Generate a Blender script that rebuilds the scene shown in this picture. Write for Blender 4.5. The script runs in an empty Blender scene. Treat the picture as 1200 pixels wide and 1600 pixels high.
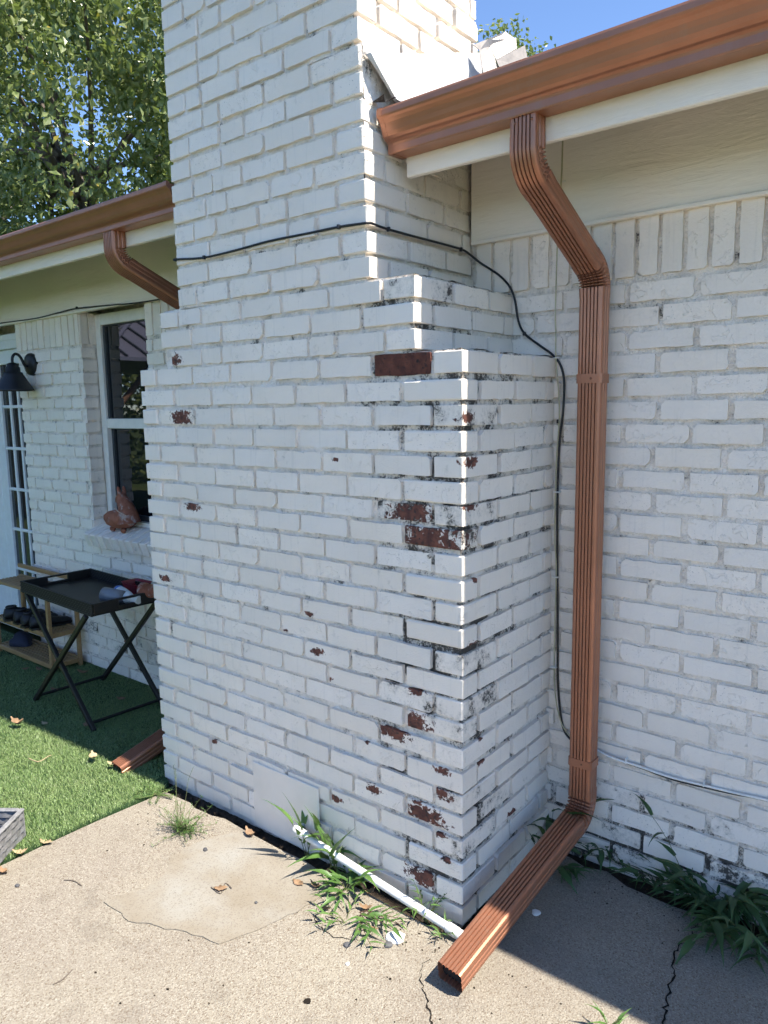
import bpy, math, random
import numpy as np
from mathutils import Vector, Matrix, Euler

random.seed(7)
RNG = np.random.default_rng(7)
R = math.radians
scene = bpy.context.scene
COL = scene.collection

# ------------------------------------------------------------------ camera
CAM_POS = Vector((1.16861, -2.44626, 1.66091))
YAW, PITCH, ROLL, FPX = 0.6730154, 0.1417116, -0.0150491, 1153.94


def cam_axes():
    cy, sy, cp, sp = math.cos(YAW), math.sin(YAW), math.cos(PITCH), math.sin(PITCH)
    f = Vector((-sy * cp, cy * cp, -sp))
    r0 = Vector((cy, sy, 0.0))
    u0 = r0.cross(f)
    r = math.cos(ROLL) * r0 + math.sin(ROLL) * u0
    u = -math.sin(ROLL) * r0 + math.cos(ROLL) * u0
    return r, u, f


CR, CU, CF = cam_axes()
cam = bpy.data.cameras.new('camera')
cam.sensor_fit = 'VERTICAL'
cam.sensor_height = 24.0
cam.lens = 24.0 * FPX / 1600.0
cam.clip_start = 0.05
cam.clip_end = 2000
cam_o = bpy.data.objects.new('camera', cam)
COL.objects.link(cam_o)
mw = Matrix.Identity(4)
for i in range(3):
    mw[i][0], mw[i][1], mw[i][2], mw[i][3] = CR[i], CU[i], -CF[i], CAM_POS[i]
cam_o.matrix_world = mw
scene.camera = cam_o

# ------------------------------------------------------------------ light
LIGHT = Vector((-0.58, -0.028, -1.0)).normalized()      # direction sunlight travels
SUN = -LIGHT
EL = math.asin(SUN.z)
AZ = math.atan2(SUN.x, SUN.y)                           # clockwise from +Y
world = bpy.data.worlds.new('World')
scene.world = world
world.use_nodes = True
wn = world.node_tree
wn.nodes.clear()
sky = wn.nodes.new('ShaderNodeTexSky')
sky.sky_type = 'NISHITA'
sky.sun_disc = False
sky.sun_elevation = EL
sky.sun_rotation = AZ
sky.air_density = 0.68
sky.dust_density = 0.0
sky.ozone_density = 4.5
bg = wn.nodes.new('ShaderNodeBackground')
bg.inputs['Strength'].default_value = 0.088
wo = wn.nodes.new('ShaderNodeOutputWorld')
wn.links.new(sky.outputs[0], bg.inputs[0])
wn.links.new(bg.outputs[0], wo.inputs[0])
sl = bpy.data.lights.new('sun', 'SUN')
sl.energy = 3.0
sl.angle = R(0.53)
sl.color = (1.0, 0.93, 0.82)
so = bpy.data.objects.new('sun', sl)
COL.objects.link(so)
so.rotation_euler = (-LIGHT).to_track_quat('Z', 'Y').to_euler()
so.location = SUN * 30
scene.view_settings.view_transform = 'Standard'
scene.view_settings.look = 'None'
scene.view_settings.gamma = 1.0
scene.view_settings.exposure = 1.9
scene.view_settings.use_curve_mapping = False
scene.render.engine = 'CYCLES'
scene.cycles.max_bounces = 5
scene.cycles.diffuse_bounces = 4
scene.cycles.glossy_bounces = 3
scene.cycles.transmission_bounces = 2
scene.cycles.caustics_reflective = False
scene.cycles.caustics_refractive = False
scene.cycles.use_denoising = True
scene.cycles.use_light_tree = False
world.cycles.sampling_method = 'MANUAL'
world.cycles.sample_map_resolution = 512
scene.cycles.use_adaptive_sampling = True
scene.cycles.adaptive_threshold = 0.05

# ------------------------------------------------------------------ dimensions (metres)
C = 0.0762              # brick course on the chimney base
W, D = 1.598, 0.608     # chimney base width and depth; its right front corner is at x=0, the house wall at y=0
PANEL_Z = 2.245         # underside of the frieze board
GUT_Z = 2.448           # gutter bottom


# ------------------------------------------------------------------ small helpers
def bp(px, py, ax, val):
    """Point where the sight line of a photo pixel meets the plane axis=val (used to survey the photo)."""
    d = CF * FPX + CR * (px - 600) + CU * (800 - py)
    t = (val - CAM_POS[ax]) / d[ax]
    return CAM_POS + d * t


def proj(p):
    d = Vector(p) - CAM_POS
    z = d.dot(CF)
    if z <= 0.01:
        return (-9999, -9999, z)
    return (600 + FPX * d.dot(CR) / z, 800 - FPX * d.dot(CU) / z, z)


def h2(ix, iy, seed):
    n = (ix * 374761393 + iy * 668265263 + seed * 2147483647) & 0xffffffff
    n = ((n ^ (n >> 13)) * 1274126177) & 0xffffffff
    return ((n ^ (n >> 16)) & 0xffff) / 65535.0


def vnoise(x, y, seed=0):
    x = np.asarray(x, float); y = np.asarray(y, float)
    ix = np.floor(x).astype(np.int64); iy = np.floor(y).astype(np.int64)
    fx = x - ix; fy = y - iy
    fx = fx * fx * (3 - 2 * fx); fy = fy * fy * (3 - 2 * fy)
    a = h2(ix, iy, seed); b = h2(ix + 1, iy, seed); c = h2(ix, iy + 1, seed); d = h2(ix + 1, iy + 1, seed)
    return (a * (1 - fx) + b * fx) * (1 - fy) + (c * (1 - fx) + d * fx) * fy


class MB:
    """Collects faces; build() links them as one mesh object."""

    def __init__(self):
        self.v = []; self.f = []; self.s = []

    def add(self, vs, fs, smooth=False):
        b = len(self.v)
        self.v += [tuple(p) for p in vs]
        self.f += [tuple(i + b for i in f) for f in fs]
        self.s += [smooth] * len(fs)
        return self

    def box(self, lo, hi, M=None):
        x0, y0, z0 = lo; x1, y1, z1 = hi
        vs = [(x0, y0, z0), (x1, y0, z0), (x1, y1, z0), (x0, y1, z0), (x0, y0, z1), (x1, y0, z1), (x1, y1, z1), (x0, y1, z1)]
        if M is not None:
            vs = [M @ Vector(v) for v in vs]
        return self.add(vs, [(0, 3, 2, 1), (4, 5, 6, 7), (0, 1, 5, 4), (1, 2, 6, 5), (2, 3, 7, 6), (3, 0, 4, 7)])

    def cbox(self, lo, hi, b=0.003, M=None, jit=0.0):
        """box with chamfered edges"""
        cx = [(lo[i] + hi[i]) / 2 for i in range(3)]
        hx = [(hi[i] - lo[i]) / 2 for i in range(3)]
        b = min(b, min(hx) * 0.8)
        idx = {}; vs = []
        for sx in (-1, 1):
            for sy in (-1, 1):
                for sz in (-1, 1):
                    s = (sx, sy, sz)
                    for ax in range(3):
                        p = [cx[i] + s[i] * (hx[i] - (0 if i == ax else b)) + random.uniform(-jit, jit) for i in range(3)]
                        idx[(s, ax)] = len(vs); vs.append(tuple(p))
        fs = []
        for ax in range(3):
            o = [i for i in range(3) if i != ax]
            for sg in (-1, 1):
                q = []
                for a, c in ((-1, -1), (1, -1), (1, 1), (-1, 1)):
                    s = [0, 0, 0]; s[ax] = sg; s[o[0]] = a; s[o[1]] = c
                    q.append(idx[(tuple(s), ax)])
                fs.append(q)
        for ax in range(3):
            o = [i for i in range(3) if i != ax]
            for a in (-1, 1):
                for c in (-1, 1):
                    s1 = [0, 0, 0]; s1[ax] = -1; s1[o[0]] = a; s1[o[1]] = c
                    s2 = list(s1); s2[ax] = 1
                    fs.append([idx[(tuple(s1), o[0])], idx[(tuple(s2), o[0])], idx[(tuple(s2), o[1])], idx[(tuple(s1), o[1])]])
        for sx in (-1, 1):
            for sy in (-1, 1):
                for sz in (-1, 1):
                    s = (sx, sy, sz)
                    fs.append([idx[(s, 0)], idx[(s, 1)], idx[(s, 2)]])
        c = Vector(cx); out = []
        for f in fs:
            P = [Vector(vs[i]) for i in f]
            n = (P[1] - P[0]).cross(P[2] - P[0])
            m = sum(P, Vector()) / len(P) - c
            out.append(f if n.dot(m) > 0 else f[::-1])
        if M is not None:
            vs = [M @ Vector(v) for v in vs]
        return self.add(vs, out)

    def sweep(self, secs, closed=True, caps=True, smooth=False):
        """secs: list of rings (same number of points)"""
        n = len(secs[0]); vs = [p for s in secs for p in s]; fs = []
        for i in range(len(secs) - 1):
            for j in range(n if closed else n - 1):
                k = (j + 1) % n
                fs.append((i * n + j, i * n + k, (i + 1) * n + k, (i + 1) * n + j))
        self.add(vs, fs, smooth)
        if caps and closed:
            self.add(secs[0], [tuple(range(n))[::-1]]); self.add(secs[-1], [tuple(range(n))])
        return self

    def tube(self, pts, r, n=8, caps=True, smooth=True):
        pts = [Vector(p) for p in pts]
        rs = r if isinstance(r, (list, tuple)) else [r] * len(pts)
        secs = []; up = Vector((0.02, 0.03, 1)).normalized()
        for i, p in enumerate(pts):
            t = (pts[min(i + 1, len(pts) - 1)] - pts[max(i - 1, 0)]).normalized()
            a = t.cross(up)
            if a.length < 0.05:
                a = t.cross(Vector((1, 0, 0)))
            a.normalize(); b = a.cross(t)
            if secs and prev.dot(a) < 0:
                a, b = -a, -b
            prev = a
            secs.append([p + (a * math.cos(2 * math.pi * k / n) + b * math.sin(2 * math.pi * k / n)) * rs[i] for k in range(n)])
        return self.sweep(secs, True, caps, smooth)

    def lathe(self, prof, n=24, M=None, smooth=True):
        secs = []
        for k in range(n):
            a = 2 * math.pi * k / n
            secs.append([(r * math.cos(a), r * math.sin(a), z) for r, z in prof])
        secs.append(secs[0])
        b = MB().sweep(secs, False, False, smooth)
        vs = b.v if M is None else [M @ Vector(v) for v in b.v]
        return self.add(vs, [f[::-1] for f in b.f], smooth)

    def mesh(self, name):
        me = bpy.data.meshes.new(name)
        me.from_pydata(self.v, [], self.f)
        me.polygons.foreach_set('use_smooth', self.s)
        me.update()
        return me

    def build(self, name, mat, parent=None):
        return link(name, self.mesh(name), mat, parent)


ORG = {}


def link(name, me, mat=None, parent=None):
    if mat is not None:
        me.materials.clear(); me.materials.append(mat)
    o = bpy.data.objects.new(name, me)
    COL.objects.link(o)
    if parent is not None:
        o.parent = parent
        o.matrix_parent_inverse = ORG[parent.name]
    ORG[o.name] = Matrix.Identity(4)
    if parent is not None:
        # children of this part must cancel the whole chain; parts stay at identity so the same inverse is enough
        ORG[o.name] = Matrix.Identity(4)
    return o


def thing(name, label, cat, loc=(0, 0, 0), group=None):
    o = bpy.data.objects.new(name, None)
    o.empty_display_size = 0.1
    COL.objects.link(o)
    o.location = loc
    ORG[o.name] = Matrix.Translation(-Vector(loc))
    return tag(o, label, cat, group)


def tag(o, label=None, cat=None, group=None, kind=None):
    if label: o['label'] = label
    if cat: o['category'] = cat
    if group: o['group'] = group
    if kind: o['kind'] = kind
    return o


def npmesh(name, V, F, mat, smooth=False):
    """V (n,3), F (m,k) numpy, fast"""
    me = bpy.data.meshes.new(name)
    n, (m, k) = len(V), F.shape
    me.vertices.add(n); me.vertices.foreach_set('co', np.ascontiguousarray(V, np.float32).ravel())
    me.loops.add(m * k); me.loops.foreach_set('vertex_index', np.ascontiguousarray(F, np.int32).ravel())
    me.polygons.add(m); me.polygons.foreach_set('loop_start', np.arange(0, m * k, k, dtype=np.int32))
    me.polygons.foreach_set('use_smooth', np.full(m, smooth))
    me.update(calc_edges=True)
    me.materials.append(mat)
    return me


# ------------------------------------------------------------------ node helpers
class NT:
    def __init__(self, name, rough=0.7, metal=0.0, spec=0.5):
        self.m = bpy.data.materials.new(name)
        self.m.use_nodes = True
        self.t = self.m.node_tree
        self.b = self.t.nodes['Principled BSDF']
        self.b.inputs['Roughness'].default_value = rough
        self.b.inputs['Metallic'].default_value = metal
        self.b.inputs['Specular IOR Level'].default_value = spec

    def n(self, typ, **kw):
        nd = self.t.nodes.new(typ)
        for k, v in kw.items():
            setattr(nd, k, v)
        return nd

    def put(self, sock, v):
        if isinstance(v, bpy.types.NodeSocket):
            self.t.links.new(v, sock)
        elif v is not None:
            if sock.type == 'RGBA' and not hasattr(v, '__len__'):
                v = (v, v, v, 1)
            if sock.type == 'RGBA' and len(v) == 3:
                v = (*v, 1)
            sock.default_value = v

    def pos(self):
        return self.n('ShaderNodeNewGeometry').outputs['Position']

    def obj(self):
        return self.n('ShaderNodeTexCoord').outputs['Object']

    def rnd(self):
        return self.n('ShaderNodeObjectInfo').outputs['Random']

    def attr(self, name, out='Fac'):
        return self.n('ShaderNodeAttribute', attribute_type='OBJECT', attribute_name=name).outputs[out]

    def math(self, op, a, b=None, c=None, clamp=False):
        nd = self.n('ShaderNodeMath', operation=op, use_clamp=clamp)
        for i, v in enumerate((a, b, c)):
            self.put(nd.inputs[i], v)
        return nd.outputs[0]

    def vmath(self, op, a, b=None, out=0):
        nd = self.n('ShaderNodeVectorMath', operation=op)
        self.put(nd.inputs[0], a); self.put(nd.inputs[1], b)
        return nd.outputs[out]

    def noise(self, scale, detail=4, rough=0.55, vec=None, dist=0.0, out=0):
        nd = self.n('ShaderNodeTexNoise')
        nd.inputs['Scale'].default_value = scale; nd.inputs['Detail'].default_value = detail
        nd.inputs['Roughness'].default_value = rough; nd.inputs['Distortion'].default_value = dist
        self.put(nd.inputs['Vector'], vec if vec is not None else self.pos())
        return nd.outputs[out]

    def voro(self, scale, vec=None, feature='F1', out=0):
        nd = self.n('ShaderNodeTexVoronoi', feature=feature)
        nd.inputs['Scale'].default_value = scale
        self.put(nd.inputs['Vector'], vec if vec is not None else self.pos())
        return nd.outputs[out]

    def rng(self, v, a, b, c=0.0, d=1.0):
        nd = self.n('ShaderNodeMapRange')
        self.put(nd.inputs[0], v)
        for i, x in enumerate((a, b, c, d)):
            nd.inputs[i + 1].default_value = x
        return nd.outputs[0]

    def mix(self, f, a, b, mode='MIX'):
        nd = self.n('ShaderNodeMix', data_type='RGBA', blend_type=mode)
        self.put(nd.inputs['Factor'], f); self.put(nd.inputs['A'], a); self.put(nd.inputs['B'], b)
        return nd.outputs['Result']

    def sep(self, v):
        nd = self.n('ShaderNodeSeparateXYZ'); self.put(nd.inputs[0], v)
        return nd.outputs

    def bump(self, h, strength=0.3, dist=0.01, normal=None):
        nd = self.n('ShaderNodeBump')
        nd.inputs['Strength'].default_value = strength; nd.inputs['Distance'].default_value = dist
        self.put(nd.inputs['Height'], h); self.put(nd.inputs['Normal'], normal)
        return nd.outputs[0]

    def col(self, c): self.put(self.b.inputs['Base Color'], c); return self
    def rough(self, c): self.put(self.b.inputs['Roughness'], c); return self
    def nrm(self, c): self.put(self.b.inputs['Normal'], c); return self


def simple(name, col, rough=0.6, metal=0.0, var=0.12, scale=20, bump=0.0, bscale=60, bdist=0.004, spec=0.5):
    m = NT(name, rough, metal, spec)
    nz = m.noise(scale, 4)
    a = tuple(c * (1 - var) for c in col); b = tuple(min(1, c * (1 + var)) for c in col)
    m.col(m.mix(m.rng(nz, 0.3, 0.7), a, b))
    if bump:
        m.nrm(m.bump(m.noise(bscale, 4), bump, bdist))
    return m.m


WHITE_A, WHITE_B = (0.90, 0.82, 0.725), (0.86, 0.78, 0.685)


def painted(name, kind, mortar=False):
    """Old white masonry paint: lumps, drips, chips down to red brick (per object), black mildew."""
    m = NT(name, 0.62 if not mortar else 0.85, spec=0.35)
    P = m.pos()
    x, y, z = m.sep(P)
    if mortar:
        base = m.mix(m.rng(m.noise(22, 2, vec=P), 0.35, 0.7), (0.87, 0.795, 0.705), (0.72, 0.65, 0.565))
    else:
        base = m.mix(m.rng(m.noise(6, 2, vec=P), 0.3, 0.7), WHITE_A, WHITE_B)
        rn = m.rnd()
        base = m.mix(0.9, base, m.mix(rn, (0.90, 0.90, 0.895), (1, 1, 1)), 'MULTIPLY')
        streak = m.noise(1, 2, 0.6, m.vmath('MULTIPLY', P, (70, 70, 3.5)))
        base = m.mix(m.rng(streak, 0.60, 0.78, 0, 0.25), base, (0.50, 0.48, 0.44))
        specks = m.rng(m.noise(170, 1, 0.5, P), 0.68, 0.76, 0, 0.5)
        base = m.mix(m.math('MULTIPLY', specks, m.math('GREATER_THAN', rn, 0.75)), base, (0.25, 0.24, 0.22))
    # mildew
    if kind == 'chimney':
        zone = m.rng(x, -0.50, -0.10, 0.0, 1.0)
        zone = m.math('MULTIPLY', zone, m.rng(z, 2.25, 1.95, 0.05, 1.0))
        zone = m.math('MULTIPLY', zone, m.rng(y, -0.58, -0.15, 1.0, 0.35))
        zone = m.math('MULTIPLY', zone, m.rng(m.noise(4.5, 2, 0.5, P), 0.36, 0.58, 0.25, 1.1))
    else:
        zone = m.math('MULTIPLY', m.rng(z, 0.40, 0.08, 0.0, 1.0), m.rng(x, -0.6, -0.4, 0.25, 1.0))
    n1, n2 = m.noise(13, 2, 0.6, P), m.noise(75, 3, 0.72, P)
    mild = m.math('ADD', m.math('MULTIPLY', n1, 0.66), m.math('MULTIPLY', n2, 0.44))
    if mortar:
        amt = m.math('ADD', m.math('MULTIPLY', zone, 0.225), -0.002)
    else:
        amt = m.math('ADD', m.math('MULTIPLY', m.attr('dirt'), 0.31), -0.095)
    ms = m.math('ADD', mild, amt)
    base = m.mix(m.rng(ms, 0.56, 0.74, 0, 0.42), base, (0.20, 0.185, 0.155))       # thin grey wash
    crust = m.math('ADD', ms, m.math('MULTIPLY', m.math('SUBTRACT', m.noise(240, 2, 0.7, P), 0.5), 0.30))
    base = m.mix(m.rng(crust, 0.675, 0.76, 0, 0.93), base, (0.03, 0.027, 0.024))   # black crust
    hgt = m.math('ADD', m.math('MULTIPLY', m.noise(48, 3, 0.7, P), 0.46 if not mortar else 1.0), m.math('MULTIPLY', m.noise(300, 2, 0.5, P), 0.20))
    if not mortar:
        lump = m.rng(m.noise(21, 3, 0.6, P, 0.9), 0.585, 0.605, 0, 0.34)     # torn paint edges
        hgt = m.math('ADD', hgt, m.math('MULTIPLY', lump, m.math('GREATER_THAN', rn, 0.55)))
        sp, r = m.attr('spot', 'Vector'), m.attr('spot_r')
        d = m.vmath('LENGTH', m.vmath('MULTIPLY', m.vmath('SUBTRACT', P, sp), (0.62, 0.62, 1.35)), out='Value')
        edge = m.math('MULTIPLY', m.math('SUBTRACT', m.noise(44, 5, 0.72, P, 0.6), 0.48), m.math('MULTIPLY', r, 4.4))
        chip = m.rng(m.math('ADD', m.math('SUBTRACT', r, d), edge), 0.0, 0.0022)
        chip = m.math('MULTIPLY', chip, m.math('GREATER_THAN', r, 0.001))
        red = m.mix(m.rng(m.noise(28, 2, vec=P), 0.35, 0.7), (0.095, 0.04, 0.032), (0.215, 0.083, 0.055))
        red = m.mix(m.rng(m.noise(80, 2, vec=P), 0.52, 0.70), red, (0.045, 0.036, 0.032))
        base = m.mix(chip, base, red)
        m.rough(m.math('ADD', m.math('MULTIPLY', chip, 0.3), 0.6))
    m.col(base)
    m.nrm(m.bump(hgt, 0.8 if not mortar else 1.0, 0.006 if not mortar else 0.012))
    return m.m


MAT = {}
MAT['brick'] = painted('painted_brick', 'chimney')
MAT['mortar'] = painted('painted_mortar', 'chimney', True)
MAT['wbrick'] = painted('painted_wall_brick', 'wall')
MAT['wmortar'] = painted('painted_wall_mortar', 'wall', True)

m = NT('bare_brick', 0.9, spec=0.2)
c = m.mix(m.rng(m.noise(26, 5), 0.35, 0.7), (0.075, 0.034, 0.028), (0.17, 0.065, 0.046))
c = m.mix(m.rng(m.noise(80, 5, 0.7), 0.56, 0.66), c, (0.035, 0.03, 0.027))
c = m.mix(m.rng(m.noise(38, 5, 0.7, dist=0.8), 0.68, 0.73), c, (0.66, 0.64, 0.60))
m.col(c); m.nrm(m.bump(m.noise(70, 5, 0.65), 0.9, 0.008)); MAT['bare'] = m.m
m = NT('bare_cement', 0.95, spec=0.2)
m.col(m.mix(m.rng(m.noise(60, 5, 0.7), 0.4, 0.65), (0.045, 0.038, 0.034), (0.16, 0.12, 0.10)))
m.nrm(m.bump(m.noise(90, 5, 0.7), 1.0, 0.012)); MAT['cement'] = m.m

# woodwork paint
m = NT('painted_wood', 0.55, spec=0.4)
P = m.pos(); gr = m.noise(1, 4, 0.7, m.vmath('MULTIPLY', P, (5, 40, 42)), 1.0)
c = m.mix(m.rng(m.noise(3, 3), 0.3, 0.7), (0.89, 0.82, 0.715), (0.85, 0.775, 0.67))
c = m.mix(m.rng(gr, 0.68, 0.80, 0, 0.35), c, (0.48, 0.42, 0.33))
m.col(c); m.nrm(m.bump(m.math('ADD', gr, m.math('MULTIPLY', m.noise(40, 3), 0.3)), 0.45, 0.005)); MAT['wood'] = m.m
MAT['trim'] = simple('window_paint', (0.74, 0.72, 0.66), 0.45, var=0.06, bump=0.15, bscale=50)
MAT['doorpaint'] = simple('door_paint', (0.72, 0.73, 0.73), 0.4, var=0.05, bump=0.1)


def copper(name, col, rough):
    m = NT(name, rough, 0.6)
    P = m.pos()
    nz = m.noise(6, 4)
    sm = m.noise(1, 3, 0.6, m.vmath('MULTIPLY', P, (55, 55, 5)))
    c = m.mix(m.rng(nz, 0.3, 0.7), tuple(v * 0.9 for v in col), tuple(v * 1.08 for v in col))
    c = m.mix(m.rng(m.noise(45, 4), 0.62, 0.8, 0, 0.35), c, (0.30, 0.20, 0.15))
    dust = m.math('MULTIPLY', m.rng(sm, 0.50, 0.75), m.rng(m.noise(4, 3), 0.4, 0.65))
    c = m.mix(m.math('MULTIPLY', dust, 0.22), c, (0.34, 0.27, 0.22))
    m.col(c)
    m.rough(m.math('ADD', rough - 0.05, m.math('MULTIPLY', m.noise(18, 3), 0.12)))
    m.nrm(m.bump(m.noise(7, 2), 0.05, 0.004))
    return m.m


MAT['copper'] = copper('copper_brown_aluminium', (0.41, 0.182, 0.108), 0.35)
MAT['screw'] = simple('brown_screw', (0.30, 0.15, 0.10), 0.4, 0.8)
MAT['blackvoid'] = simple('mouth_shade', (0.012, 0.011, 0.012), 0.9)  # near-black colour for the shade inside the downspout mouths

# concrete
m = NT('exposed_concrete', 0.9, spec=0.25)
P = m.pos()
c = m.mix(m.rng(m.noise(2.2, 5, 0.6), 0.3, 0.72), (0.280, 0.251, 0.199), (0.234, 0.204, 0.168))
grain = m.voro(250, P, out=1)
gs = m.sep(grain)
c = m.mix(m.rng(gs[0], 0.62, 0.98, 0, 0.75), c, (0.365, 0.339, 0.284))
c = m.mix(m.rng(gs[1], 0.70, 0.99, 0, 0.8), c, (0.136, 0.102, 0.071))
c = m.mix(m.rng(m.noise(190, 3, 0.65), 0.60, 0.68, 0, 0.85), c, (0.062, 0.045, 0.037))
c = m.mix(m.rng(m.noise(0.9, 4, 0.6), 0.5, 0.72, 0, 0.6), c, (0.184, 0.154, 0.124))
c = m.mix(m.rng(m.noise(5, 5, 0.7), 0.55, 0.72, 0, 0.5), c, (0.145, 0.123, 0.101))
m.col(c)
m.nrm(m.bump(m.math('ADD', m.voro(190, P), m.math('MULTIPLY', m.noise(30, 4), 0.8)), 0.6, 0.004)); MAT['concrete'] = m.m
m = NT('smooth_cement', 0.85, spec=0.25)
c = m.mix(m.rng(m.noise(7, 5, 0.6), 0.3, 0.7), (0.265, 0.241, 0.199), (0.224, 0.193, 0.148))
c = m.mix(m.rng(m.noise(3, 4, 0.6), 0.5, 0.7, 0, 0.8), c, (0.284, 0.276, 0.249))
c = m.mix(m.rng(m.sep(m.voro(250, m.pos(), out=1))[1], 0.72, 0.99, 0, 0.45), c, (0.131, 0.104, 0.080))
c = m.mix(m.rng(m.noise(190, 3), 0.62, 0.69, 0, 0.6), c, (0.102, 0.083, 0.064))
m.col(c); m.nrm(m.bump(m.noise(60, 5), 0.35, 0.003)); MAT['patch'] = m.m
MAT['crack'] = simple('crack_dirt', (0.018, 0.015, 0.012), 1.0, spec=0.1)
m = NT('soil', 0.95, spec=0.15)
m.col(m.mix(m.rng(m.noise(40, 5, 0.7), 0.3, 0.7), (0.022, 0.017, 0.013), (0.085, 0.065, 0.048)))
m.nrm(m.bump(m.noise(60, 5, 0.7), 1.0, 0.02)); MAT['soil'] = m.m
m = NT('lawn_ground', 0.95, spec=0.1)
m.col(m.mix(m.rng(m.noise(3, 5, 0.6), 0.35, 0.65), (0.045, 0.076, 0.023), (0.086, 0.100, 0.041)))
m.nrm(m.bump(m.noise(60, 4), 0.8, 0.02)); MAT['lawn'] = m.m
m = NT('turf_blade', 0.42, spec=0.5)
c = m.mix(m.noise(260, 1), (0.083, 0.159, 0.043), (0.264, 0.343, 0.128))
c = m.mix(m.rng(m.noise(5, 4), 0.35, 0.7), c, (0.146, 0.231, 0.074))
c = m.mix(m.rng(m.noise(300, 1, vec=m.vmath('ADD', m.pos(), (3.3, 1.7, 0.2))), 0.66, 0.70), c, (0.556, 0.595, 0.336))
m.col(c); MAT['turf'] = m.m
MAT['turfbase'] = simple('turf_backing', (0.022, 0.055, 0.014), 0.9, var=0.3, scale=120)


def leafmat(name, a, b, rough=0.45, trans=0.12, yellow=0.0):
    m = NT(name, rough, spec=0.5)
    c = m.mix(m.rng(m.noise(14, 2), 0.35, 0.68), a, b)
    if yellow:
        c = m.mix(m.rng(m.noise(9, 1, vec=m.vmath('ADD', m.pos(), (5, 9, 2))), 0.70, 0.72, 0, 0.9), c, (0.46, 0.36, 0.06))
    m.col(c)
    tr = m.n('ShaderNodeBsdfTranslucent'); m.put(tr.inputs[0], m.mix(0.5, c, (0.20, 0.30, 0.04)))
    mx = m.n('ShaderNodeMixShader'); mx.inputs[0].default_value = trans
    o = m.t.nodes['Material Output']
    m.t.links.new(m.b.outputs[0], mx.inputs[1]); m.t.links.new(tr.outputs[0], mx.inputs[2]); m.t.links.new(mx.outputs[0], o.inputs[0])
    return m.m


MAT['treeleaf'] = leafmat('tree_leaf', (0.105, 0.15, 0.04), (0.30, 0.335, 0.14), 0.26, 0.36, 1.0)
MAT['weed'] = leafmat('weed_leaf', (0.06, 0.135, 0.03), (0.125, 0.23, 0.055), 0.45, 0.25)
MAT['weeddark'] = leafmat('dark_weed_leaf', (0.03, 0.075, 0.024), (0.055, 0.12, 0.04), 0.45, 0.2)
MAT['stem'] = simple('weed_stem', (0.11, 0.12, 0.045), 0.6)
MAT['redstem'] = simple('reddish_stem', (0.12, 0.07, 0.045), 0.6)
MAT['bark'] = simple('bark', (0.13, 0.105, 0.085), 0.9, bump=0.8, bscale=12, bdist=0.03)
MAT['dryleaf'] = simple('dry_leaf', (0.24, 0.15, 0.085), 0.7, var=0.35, scale=45, bump=0.4, bscale=90)
MAT['paleleaf'] = simple('pale_dry_leaf', (0.42, 0.32, 0.19), 0.7, var=0.2, scale=45, bump=0.4, bscale=90)
MAT['cable'] = simple('black_cable', (0.012, 0.012, 0.014), 0.35)
MAT['cream'] = simple('cream_wire', (0.50, 0.46, 0.29), 0.5)
MAT['whitewire'] = simple('white_wire', (0.78, 0.76, 0.70), 0.5)
MAT['pvc'] = simple('white_pvc', (0.68, 0.68, 0.67), 0.35, var=0.03)
MAT['sheet'] = simple('painted_sheet', (0.80, 0.73, 0.645), 0.45, var=0.06, scale=6, bump=0.12, bscale=12, bdist=0.01)
m = NT('flashing_paint', 0.5, 0.0, 0.4)
c = m.mix(m.rng(m.noise(60, 5, 0.7), 0.63, 0.68), (0.62, 0.605, 0.585), (0.12, 0.10, 0.09))
m.col(c); m.nrm(m.bump(m.noise(10, 4), 0.5, 0.01)); MAT['flash'] = m.m
MAT['bentmetal'] = simple('bent_sheet_metal', (0.24, 0.22, 0.205), 0.5, 0.25, var=0.15, scale=18, bump=0.4, bscale=16, bdist=0.008)
m = NT('shingles', 0.95, spec=0.2)
m.col(m.mix(m.rng(m.noise(120, 3), 0.35, 0.65), (0.03, 0.028, 0.027), (0.12, 0.11, 0.105))); m.nrm(m.bump(m.noise(90, 3), 0.6, 0.006)); MAT['shingle'] = m.m
m = NT('window_glass', 0.02, 0.0, 0.5)
m.col((0.006, 0.008, 0.011)); m.b.inputs['IOR'].default_value = 1.75
m.nrm(m.bump(m.noise(1.6, 2), 0.02, 0.02)); MAT['glass'] = m.m
m = NT('door_glass', 0.04)
m.col(m.mix(m.rng(m.noise(1, 3, vec=m.vmath('MULTIPLY', m.pos(), (6, 6, 1.2))), 0.35, 0.7), (0.012, 0.014, 0.017), (0.04, 0.045, 0.05))); MAT['doorglass'] = m.m
MAT['darkframe'] = simple('dark_window_frame', (0.035, 0.04, 0.045), 0.4)
MAT['lampblack'] = simple('black_lamp_metal', (0.014, 0.016, 0.02), 0.42, 0.2)
m = NT('terracotta', 0.8, spec=0.25)
c = m.mix(m.rng(m.noise(30, 4), 0.35, 0.7), (0.23, 0.085, 0.05), (0.33, 0.13, 0.08))
c = m.mix(m.rng(m.noise(18, 5, 0.65, dist=0.6), 0.54, 0.62, 0, 0.8), c, (0.40, 0.34, 0.31))
m.col(c); m.nrm(m.bump(m.noise(60, 4), 0.4, 0.004)); MAT['terracotta'] = m.m
MAT['teracline'] = simple('pale_glaze', (0.50, 0.36, 0.27), 0.7)
m = NT('black_wicker', 0.5)
P = m.pos()
wv = m.n('ShaderNodeTexBrick'); wv.inputs['Scale'].default_value = 24; m.put(wv.inputs['Vector'], m.obj())
m.col(m.mix(m.noise(40, 3), (0.005, 0.0045, 0.004), (0.016, 0.013, 0.010)))
MAT['wicker'] = m.m
MAT['blackmetal'] = simple('black_table_metal', (0.006, 0.0055, 0.006), 0.45)
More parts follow.
